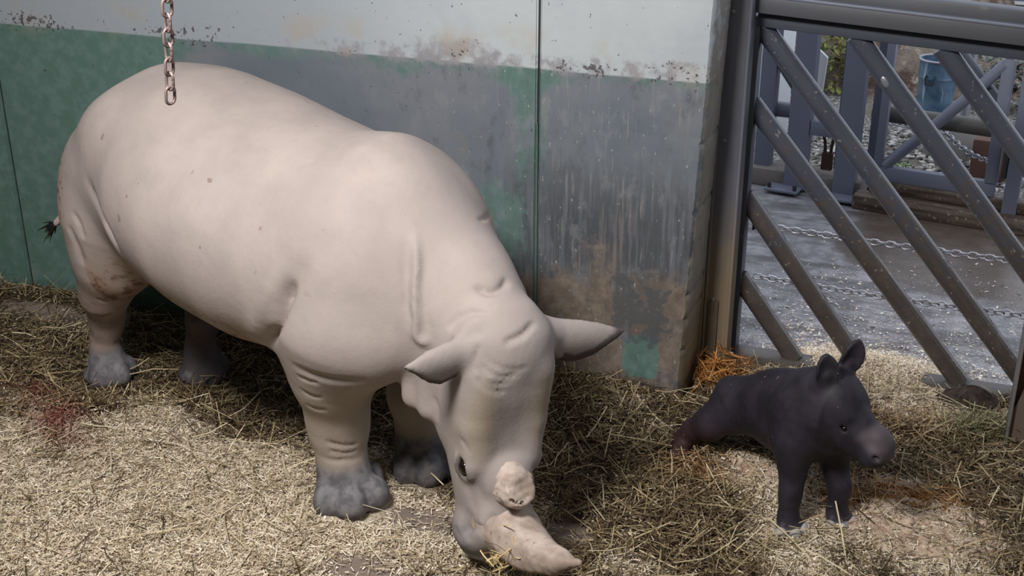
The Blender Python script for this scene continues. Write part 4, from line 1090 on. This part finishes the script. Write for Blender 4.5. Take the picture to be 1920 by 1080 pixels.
# ------------------------------------------------------------------ bedding
def fbm(x, y, seed, f0=1.0, octv=4):
    r = np.random.default_rng(seed); z = np.zeros_like(x); a = 1.0; f = f0
    for o in range(octv):
        for k in range(4):
            th = r.uniform(0, 2*PI); ph = r.uniform(0, 2*PI)
            z += a*0.35*np.sin((x*np.cos(th)+y*np.sin(th))*f*2*PI*r.uniform(.7, 1.3)+ph)
        a *= 0.55; f *= 2.1
    return z
def blob(x, y, cx, cy, rx, ry): return np.exp(-(((x-cx)/rx)**2+((y-cy)/ry)**2))
def bed_height(x, y):
    z = 0.012*fbm(x, y, 1, 0.9) + 0.004*fbm(x, y, 2, 5.0, 3)
    z += 0.07*blob(x, y, -1.65, 5.55, 0.4, 0.35) + 0.03*blob(x, y, -0.92, 5.98, 0.25, 0.2)
    z += 0.03*blob(x, y, -0.95, 4.95, 0.5, 0.35) + 0.05*blob(x, y, -0.05, 6.0, 0.5, 0.25) + 0.04*blob(x, y, 0.1, 4.9, 0.5, 0.4)
    z += 0.04*blob(x, y, -5.1, 5.6, 0.5, 0.25) + 0.05*blob(x, y, -4.2, 4.45, 0.5, 0.25)
    # trodden hollows
    z -= 0.03*blob(x, y, -1.95, 4.22, 0.22, 0.14) + 0.035*blob(x, y, -1.35, 4.35, 0.2, 0.14) + 0.03*blob(x, y, -2.3, 5.1, 0.5, 0.3)
    z += 0.03*blob(x, y, -2.32, 3.72, 0.3, 0.2)*0
    return z - 0.004
def zone(x, y):
    """0 pale chopped bedding .. 1 dark coarse hay"""
    t = fbm(x, y, 11, 1.3, 4)*0.28
    pale = 1.25*blob(x, y, -3.3, 3.7, 1.5, 0.62) + 1.1*blob(x, y, -2.35, 4.25, 0.75, 0.38) + 0.9*blob(x, y, -0.1, 4.75, 0.55, 0.42) + 1.0*blob(x, y, -0.35, 6.35, 0.6, 0.3)
    pale += 0.75*blob(x, y, 0.02, 6.02, 0.33, 0.24) + 0.85*blob(x, y, -0.62, 5.15, 0.28, 0.2) + 0.5*blob(x, y, -3.6, 4.4, 0.6, 0.3)
    q = np.clip((1.0-pale+t-0.15)/0.7, 0, 1); return q*q*(3-2*q)
def rust(x, y):
    return np.clip(1.3*blob(x, y, -1.07, 6.0, 0.13, 0.13) + 0.9*blob(x, y, 0.0, 5.12, 0.22, 0.10) + 0.9*blob(x, y, -0.3, 4.98, 0.10, 0.08) + 0.5*blob(x, y, -0.9, 5.0, 0.2, 0.12) + 0.3*blob(x, y, 0.05, 5.85, 0.35, 0.12), 0, 1)
def blood(x, y):
    return np.clip(1.2*blob(x, y, -4.05, 4.36, 0.13, 0.11) + 0.8*blob(x, y, -4.32, 4.52, 0.1, 0.10) + 0.6*blob(x, y, -3.85, 4.22, 0.18, 0.07), 0, 1)
def bare(x, y):
    return np.clip(1.3*blob(x, y, -1.98, 4.24, 0.22, 0.12) + 1.2*blob(x, y, -2.05, 3.78, 0.25, 0.14) + 1.1*blob(x, y, -4.95, 5.42, 0.5, 0.14) + 1.2*blob(x, y, -1.36, 4.36, 0.14, 0.11) + 0.8*blob(x, y, -0.7, 5.1, 0.2, 0.14), 0, 1)

def bedding_base():
    xs = np.arange(-6.6, 1.9, 0.022); ys = np.arange(1.4, 6.34, 0.022)
    X, Y = np.meshgrid(xs, ys, indexing='ij'); Z = bed_height(X, Y)
    Z += 0.006*np.random.default_rng(5).normal(size=X.shape)*(1-0.7*bare(X, Y))
    nx, ny = X.shape
    V = np.stack([X.ravel(), Y.ravel(), Z.ravel()], 1)
    i = np.arange(nx*ny).reshape(nx, ny)
    F = np.stack([i[:-1, :-1].ravel(), i[1:, :-1].ravel(), i[1:, 1:].ravel(), i[:-1, 1:].ravel()], 1)
    # keep the mat out of the wall
    cx = X.ravel()[F].mean(1); cy = Y.ravel()[F].mean(1)
    F = F[~((cy > 5.705) & (cx < -1.14))]
    used = np.unique(F); remap = -np.ones(len(V), int); remap[used] = np.arange(len(used)); V = V[used]; F = remap[F]
    x, y = V[:, 0], V[:, 1]
    me = skin_mesh('straw_bedding', V, F, {'zone': zone(x, y), 'rust': rust(x, y), 'blood': blood(x, y), 'bare': bare(x, y)})
    m = Mat('bedding'); A = lambda k: m.attr(k)['Fac']
    n = m.noise(30, 5, .65); n2 = m.noise(110, 4, .7); n3 = m.noise(5, 4, .6)
    pale = m.mix(m.step(n2, .38, .64), s2l(146, 130, 108), s2l(222, 208, 186))
    pale = m.mix(m.step(n3, .5, .75), pale, s2l(200, 188, 174))
    hay = m.mix(m.step(n2, .4, .66), s2l(44, 35, 27), s2l(96, 79, 60))
    c = m.mix(m.math('ADD', A('zone'), m.math('MULTIPLY', m.math('SUBTRACT', n, .5), .8), clamp=True), pale, hay)
    c = m.mix(m.math('MULTIPLY', A('rust'), .5), c, m.mix(n, s2l(104, 66, 34), s2l(166, 112, 62)))
    c = m.mix(m.math('MULTIPLY', A('blood'), .6), c, s2l(112, 48, 46))
    c = m.mix(m.step(m.math('ADD', A('bare'), m.math('MULTIPLY', m.math('SUBTRACT', n, .5), .5)), .45, .8), c, m.mix(n2, s2l(112, 98, 88), s2l(146, 132, 122)))
    o = link_mesh('straw_bedding', me, m.out(c, .9, m.bump(n2, .6, .008), None, .15))
    tag(o, 'trodden bed of straw and shavings covering the stall floor around both animals', 'bedding', None, 'stuff')
bedding_base()

# where the animals and posts stand no straw is laid
FEET = []
def to_world(o, x, y, a):
    return (o.x+x*math.cos(a)-y*math.sin(a), o.y+x*math.sin(a)+y*math.cos(a))
for fx, fy, r in ((0.04, -0.21, .15), (0.42, 0.12, .15), (1.93, -0.23, .19), (2.02, .19, .19)):
    FEET.append(to_world(RO, fx, fy, RA)+(r,))
for fx, fy, r in ((0.01, -.115, .075), (.03, .115, .075)): FEET.append(to_world(CO, fx, fy, CA)+(r,))

def strands(name, label, n, lmin, lmax, wid, zone_f, cols, seed, lift=0.02, pitch=0.25, area=(-6.5, 1.7, 2.3, 6.3), bend=0.12, mat_rough=.75, hfun=bed_height, ymax=6.22):
    r = np.random.default_rng(seed)
    x = r.uniform(area[0], area[1], n*3); y = r.uniform(area[2], area[3], n*3)
    # nearer ground fills more of the view; keep what the zone function allows
    keep = r.random(n*3) < zone_f(x, y)
    keep &= ~((y > 5.70) & (x < -1.15)) & ~((y > ymax) & (x > -1.2))
    # only ground the camera could plausibly see
    keep &= ((x*0.9379+y*0.347) < 3.2) & ((x*0.9379+y*0.347) > -0.60*(y*0.9379-x*0.347)-0.5)
    x, y = x[keep][:n], y[keep][:n]; n = len(x)
    L = lmin+(lmax-lmin)*r.random(n)**1.8; yaw = r.uniform(0, 2*PI, n); p = r.normal(0, pitch, n)
    d = np.stack([np.cos(yaw)*np.cos(p), np.sin(yaw)*np.cos(p), np.sin(p)], 1)
    side = np.stack([-np.sin(yaw), np.cos(yaw), r.normal(0, .5, n)], 1); side /= np.linalg.norm(side, axis=1)[:, None]
    up = np.cross(d, side)
    hgt = hfun(x, y)
    c = np.stack([x, y, hgt + 0.004 + np.abs(r.normal(0, lift, n)) + 0.35*np.abs(np.sin(p))*L], 1)
    for (fx, fy, fr) in FEET:
        q = np.hypot(x-fx, y-fy); c[q < fr, 2] = -0.03
    w = wid*r.uniform(.6, 1.4, n)
    b = bend*r.normal(0, 1, n)*L
    V = np.empty((n, 6, 3))
    for k, t in enumerate((-.5, 0, .5)):
        mid = c + d*(L*t)[:, None] + up*(b*(0.5 if t == 0 else -0.5))[:, None]
        V[:, 2*k] = mid-side*(w/2)[:, None]; V[:, 2*k+1] = mid+side*(w/2)[:, None]
    ok = ~((V[:, :, 1] > 5.705) & (V[:, :, 0] < -1.14)).any(1)
    V, x, y = V[ok], x[ok], y[ok]; n = len(x)
    i = np.arange(n)[:, None]*6
    F = np.concatenate([i+np.array([[0, 1, 3, 2]]), i+np.array([[2, 3, 5, 4]])])
    tone = np.repeat(r.random(n), 6)
    xx, yy = np.repeat(x, 6), np.repeat(y, 6)
    me = skin_mesh(name, V.reshape(-1, 3), F, {'tone': tone, 'rust': rust(xx, yy), 'blood': blood(xx, yy), 'zone': zone(xx, yy)})
    m = Mat(name+'_stalks'); A = lambda k: m.attr(k)['Fac']
    ramp = m.n('ShaderNodeValToRGB'); m.put(ramp.inputs[0], A('tone'))
    el = ramp.color_ramp.elements
    el[0].position = 0; el[0].color = s2l(*cols[0]); el[1].position = 1; el[1].color = s2l(*cols[-1])
    for j, cc in enumerate(cols[1:-1]):
        e = el.new((j+1)/(len(cols)-1)); e.color = s2l(*cc)
    c0 = ramp.outputs[0]
    c0 = m.mix(m.math('MULTIPLY', A('rust'), .6), c0, s2l(178, 112, 50))
    c0 = m.mix(m.math('MULTIPLY', A('blood'), .68), c0, s2l(126, 44, 44))
    o = link_mesh(name, me, m.out(c0, mat_rough, None, None, .2), smooth=False)
    return tag(o, label, 'straw' if 'shav' not in name else 'shavings', None, 'stuff')
nb = lambda x, y: 1-0.9*bare(x, y)
near = lambda x, y: np.clip(1.5-(y-3.2)*0.25, .5, 1)
strands('coarse_hay', 'coarse brown hay stalks heaped along the wall and around the calf', 60000, .04, .20, .0042,
        lambda x, y: (0.05+0.95*zone(x, y))*nb(x, y), [(54, 43, 31), (82, 67, 48), (104, 88, 64), (130, 114, 84), (186, 168, 130)], 21, .022, .28)
strands('pale_straw', 'pale chopped straw strewn over the front of the stall floor', 105000, .012, .07, .0034,
        lambda x, y: (0.06+0.94*(1-zone(x, y)))*nb(x, y), [(150, 132, 106), (198, 182, 154), (222, 209, 184), (238, 229, 210)], 22, .008, .18)
strands('wood_shavings', 'fine pale shavings scattered between the hay and the gate', 115000, .006, .024, .006,
        lambda x, y: (0.10+0.90*(1-zone(x, y)))*nb(x, y), [(126, 108, 86), (198, 180, 156), (224, 209, 187), (240, 229, 212)], 23, .006, .35)
strands('loose_straw', 'long loose straw stalks lying on top of the bedding', 2600, .14, .36, .0045,
        lambda x, y: nb(x, y), [(146, 130, 100), (182, 166, 132), (212, 200, 170)], 24, .03, .16)

# straw caught on the horn, hay tufts
def tuft(name, label, c, r, n, lmin, lmax, wid, cols, seed, flat=0.5):
    rr = np.random.default_rng(seed); V = []; F = []; T = []
    for i in range(n):
        d = rr.normal(size=3); d[2] *= flat; d /= np.linalg.norm(d)
        p = np.array(c) + rr.normal(size=3)*np.array(r)*0.5; L = rr.uniform(lmin, lmax)
        s = np.cross(d, rr.normal(size=3)); s /= np.linalg.norm(s); b = np.cross(d, s)*L*rr.normal()*0.15
        k = len(V)
        for t in (-.5, 0, .5):
            q = p + d*L*t + (b if t == 0 else 0)
            V += [q-s*wid/2, q+s*wid/2]
        F += [(k, k+1, k+3, k+2), (k+2, k+3, k+5, k+4)]; T += [rr.random()]*6
    V = np.array(V); V[:, 2] = np.maximum(V[:, 2], 0.004)
    sx = np.where((V[:, 1] > 5.70) & (V[:, 0] < -1.14)); V[sx, 0] = -1.14+(V[sx, 0]+1.14)*0.05
    me = skin_mesh(name, V, np.array(F), {'tone': np.array(T)})
    m = Mat(name+'_stalks'); c0 = m.mix(m.attr('tone')['Fac'], s2l(*cols[0]), s2l(*cols[1]))
    o = link_mesh(name, me, m.out(c0, .75), smooth=False)
    return tag(o, label, 'straw', None, 'stuff')
def rhino_world(p): return tuple(rhino.matrix_basis @ Vector(tuple(p)))
hw0 = rhino_world(rhino_hp(0.93, -0.055, 0.27))
tuft('straw_tuft', 'small tuft of pale straw caught against the front horn of the adult rhino', hw0, (0.10, 0.07, 0.10), 70, .05, .12, .005, ((176, 150, 104), (226, 208, 160)), 3, 0.9)
tuft('hay_tuft', 'rust-orange tuft of wet hay piled at the foot of the steel channel post', (-1.03, 5.98, 0.05), (0.16, 0.13, 0.09), 420, .06, .19, .005, ((112, 66, 30), (206, 146, 80)), 4, 0.7)
tuft('hay_tuft', 'dull green-brown tuft of hay at the foot of the rusty post', (0.33, 5.84, 0.04), (0.22, 0.14, 0.07), 420, .06, .2, .0045, ((84, 84, 60), (172, 166, 128)), 5, 0.7)

spill = lambda x, y: np.clip(0.9*blob(x, y, -0.42, 6.45, 0.28, 0.26) + 0.6*blob(x, y, -0.02, 6.5, 0.40, 0.16) + 0.10*blob(x, y, -0.7, 6.7, 0.5, 0.4) + 0.05*blob(x, y, 0, 7.0, 1.2, 0.4) + 0.06*blob(x, y, -0.3, 7.7, 0.9, 0.2) + 0.012, 0, 1)
strands('sawdust_spill', 'pale sawdust spilt on the yard concrete under and beyond the gate', 9000, .006, .026, .008, spill,
        [(168, 150, 128), (206, 192, 172), (232, 222, 206), (244, 238, 226)], 25, .003, .25, (-1.1, 1.2, 6.42, 8.4), hfun=lambda x, y: -0.02+0.045*blob(x, y, -0.35, 6.42, 0.35, 0.2), ymax=9)
heap = lambda x, y: -0.03 + 0.115*blob(x, y, -0.28, 6.33, 0.38, 0.24) + 0.006*fbm(x, y, 41, 3.0, 4)
def heap_mesh():
    xs = np.arange(-0.85, 0.36, 0.011); ys = np.arange(5.95, 6.75, 0.011); X, Y = np.meshgrid(xs, ys, indexing='ij')
    Z = heap(X, Y)+0.003*np.random.default_rng(8).normal(size=X.shape); nx, ny = X.shape
    i = np.arange(nx*ny).reshape(nx, ny)
    F = np.stack([i[:-1, :-1].ravel(), i[1:, :-1].ravel(), i[1:, 1:].ravel(), i[:-1, 1:].ravel()], 1)
    me = skin_mesh('sawdust_heap', np.stack([X.ravel(), Y.ravel(), Z.ravel()], 1), F)
    o = link_mesh('sawdust_heap', me, clod_material('heap_sawdust', (182, 164, 142), (226, 212, 192)))
    tag(o, 'pale heap of sawdust spilling over the bottom rail of the stall gate', 'sawdust', None, 'stuff')
def clod_material(name, a, b):
    m = Mat(name); n = m.noise(18, 5, .65); n2 = m.noise(90, 4, .7)
    return m.out(m.mix(m.step(n, .35, .65), s2l(*a), s2l(*b)), .95, m.bump(n2, .9, .006), None, .1)
def clods(name, label, spots, mat, seed):
    rr = random.Random(seed); mb = MB()
    for cx, cy, rx, ry, n, s0, s1 in spots:
        for i in range(n):
            a = rr.uniform(0, 2*PI); q = math.sqrt(rr.random()); x = cx+rx*q*math.cos(a); y = cy+ry*q*math.sin(a)
            s = rr.uniform(s0, s1); t = bmesh.new(); bmesh.ops.create_icosphere(t, subdivisions=2, radius=s)
            ph = [rr.uniform(0, 6) for _ in range(3)]
            for v in t.verts:
                k = 1+0.22*math.sin(v.co.x/s*3+ph[0])+0.2*math.sin(v.co.y/s*4+ph[1])
                v.co = Vector((v.co.x*k*1.2, v.co.y*k, v.co.z*k*0.62))
            t.transform(Matrix.Translation((x, y, float(bed_height(np.array([x]), np.array([y]))[0])+s*0.25)) @ Matrix.Rotation(rr.uniform(0, 6), 4, 'Z'))
            mb._merge(t)
    o = mb.build(name, mat, smooth=True); return tag(o, label, 'sawdust' if 'saw' in name else 'dung', None, 'stuff')
heap_mesh()
strands('heap_shavings', 'pale curled shavings lying on the sawdust heap at the gate rail', 12000, .006, .028, .006, lambda x, y: blob(x, y, -0.28, 6.3, 0.33, 0.22),
        [(176, 156, 130), (212, 196, 170), (236, 226, 208)], 27, .003, .3, (-0.8, 0.3, 6.0, 6.7), hfun=heap, ymax=9)
clods('damp_sawdust', 'crumbly pinkish clumps of damp sawdust in front of the calf', [(0.10, 4.86, .32, .22, 420, .006, .026), (-0.12, 4.80, .25, .12, 160, .005, .018), (-0.66, 5.16, .16, .12, 130, .006, .022), (0.05, 5.95, .45, .16, 200, .005, .016)], clod_material('damp_sawdust', (156, 132, 112), (206, 184, 162)), 3)
clods('soiled_bedding', 'wet orange-brown clumps of soiled bedding beside the calf forelegs', [(0.02, 5.10, .22, .10, 240, .006, .022), (-0.27, 4.98, .08, .10, 120, .006, .026), (-0.62, 5.32, .16, .06, 60, .006, .018)], clod_material('soiled_bedding', (112, 72, 38), (168, 120, 70)), 4)
mb = MB(); t = bmesh.new(); bmesh.ops.create_icosphere(t, subdivisions=4, radius=1.0)
for v in t.verts:
    k = 1+0.07*math.sin(v.co.x*5+1)+0.06*math.sin(v.co.y*7)+0.04*math.sin(v.co.z*9+v.co.x*6)
    v.co = Vector((v.co.x*0.16*k, v.co.y*0.09*k, v.co.z*0.10*k))
mb._merge(t); o = mb.build('muck_lump', clod_material('dark_muck', (44, 38, 36), (78, 66, 60)), smooth=True); o.location = (0.25, 6.12, 0.015)
tag(o, 'dark rounded lump of muck in the hay below the gate rail, near the rusty post', 'muck')
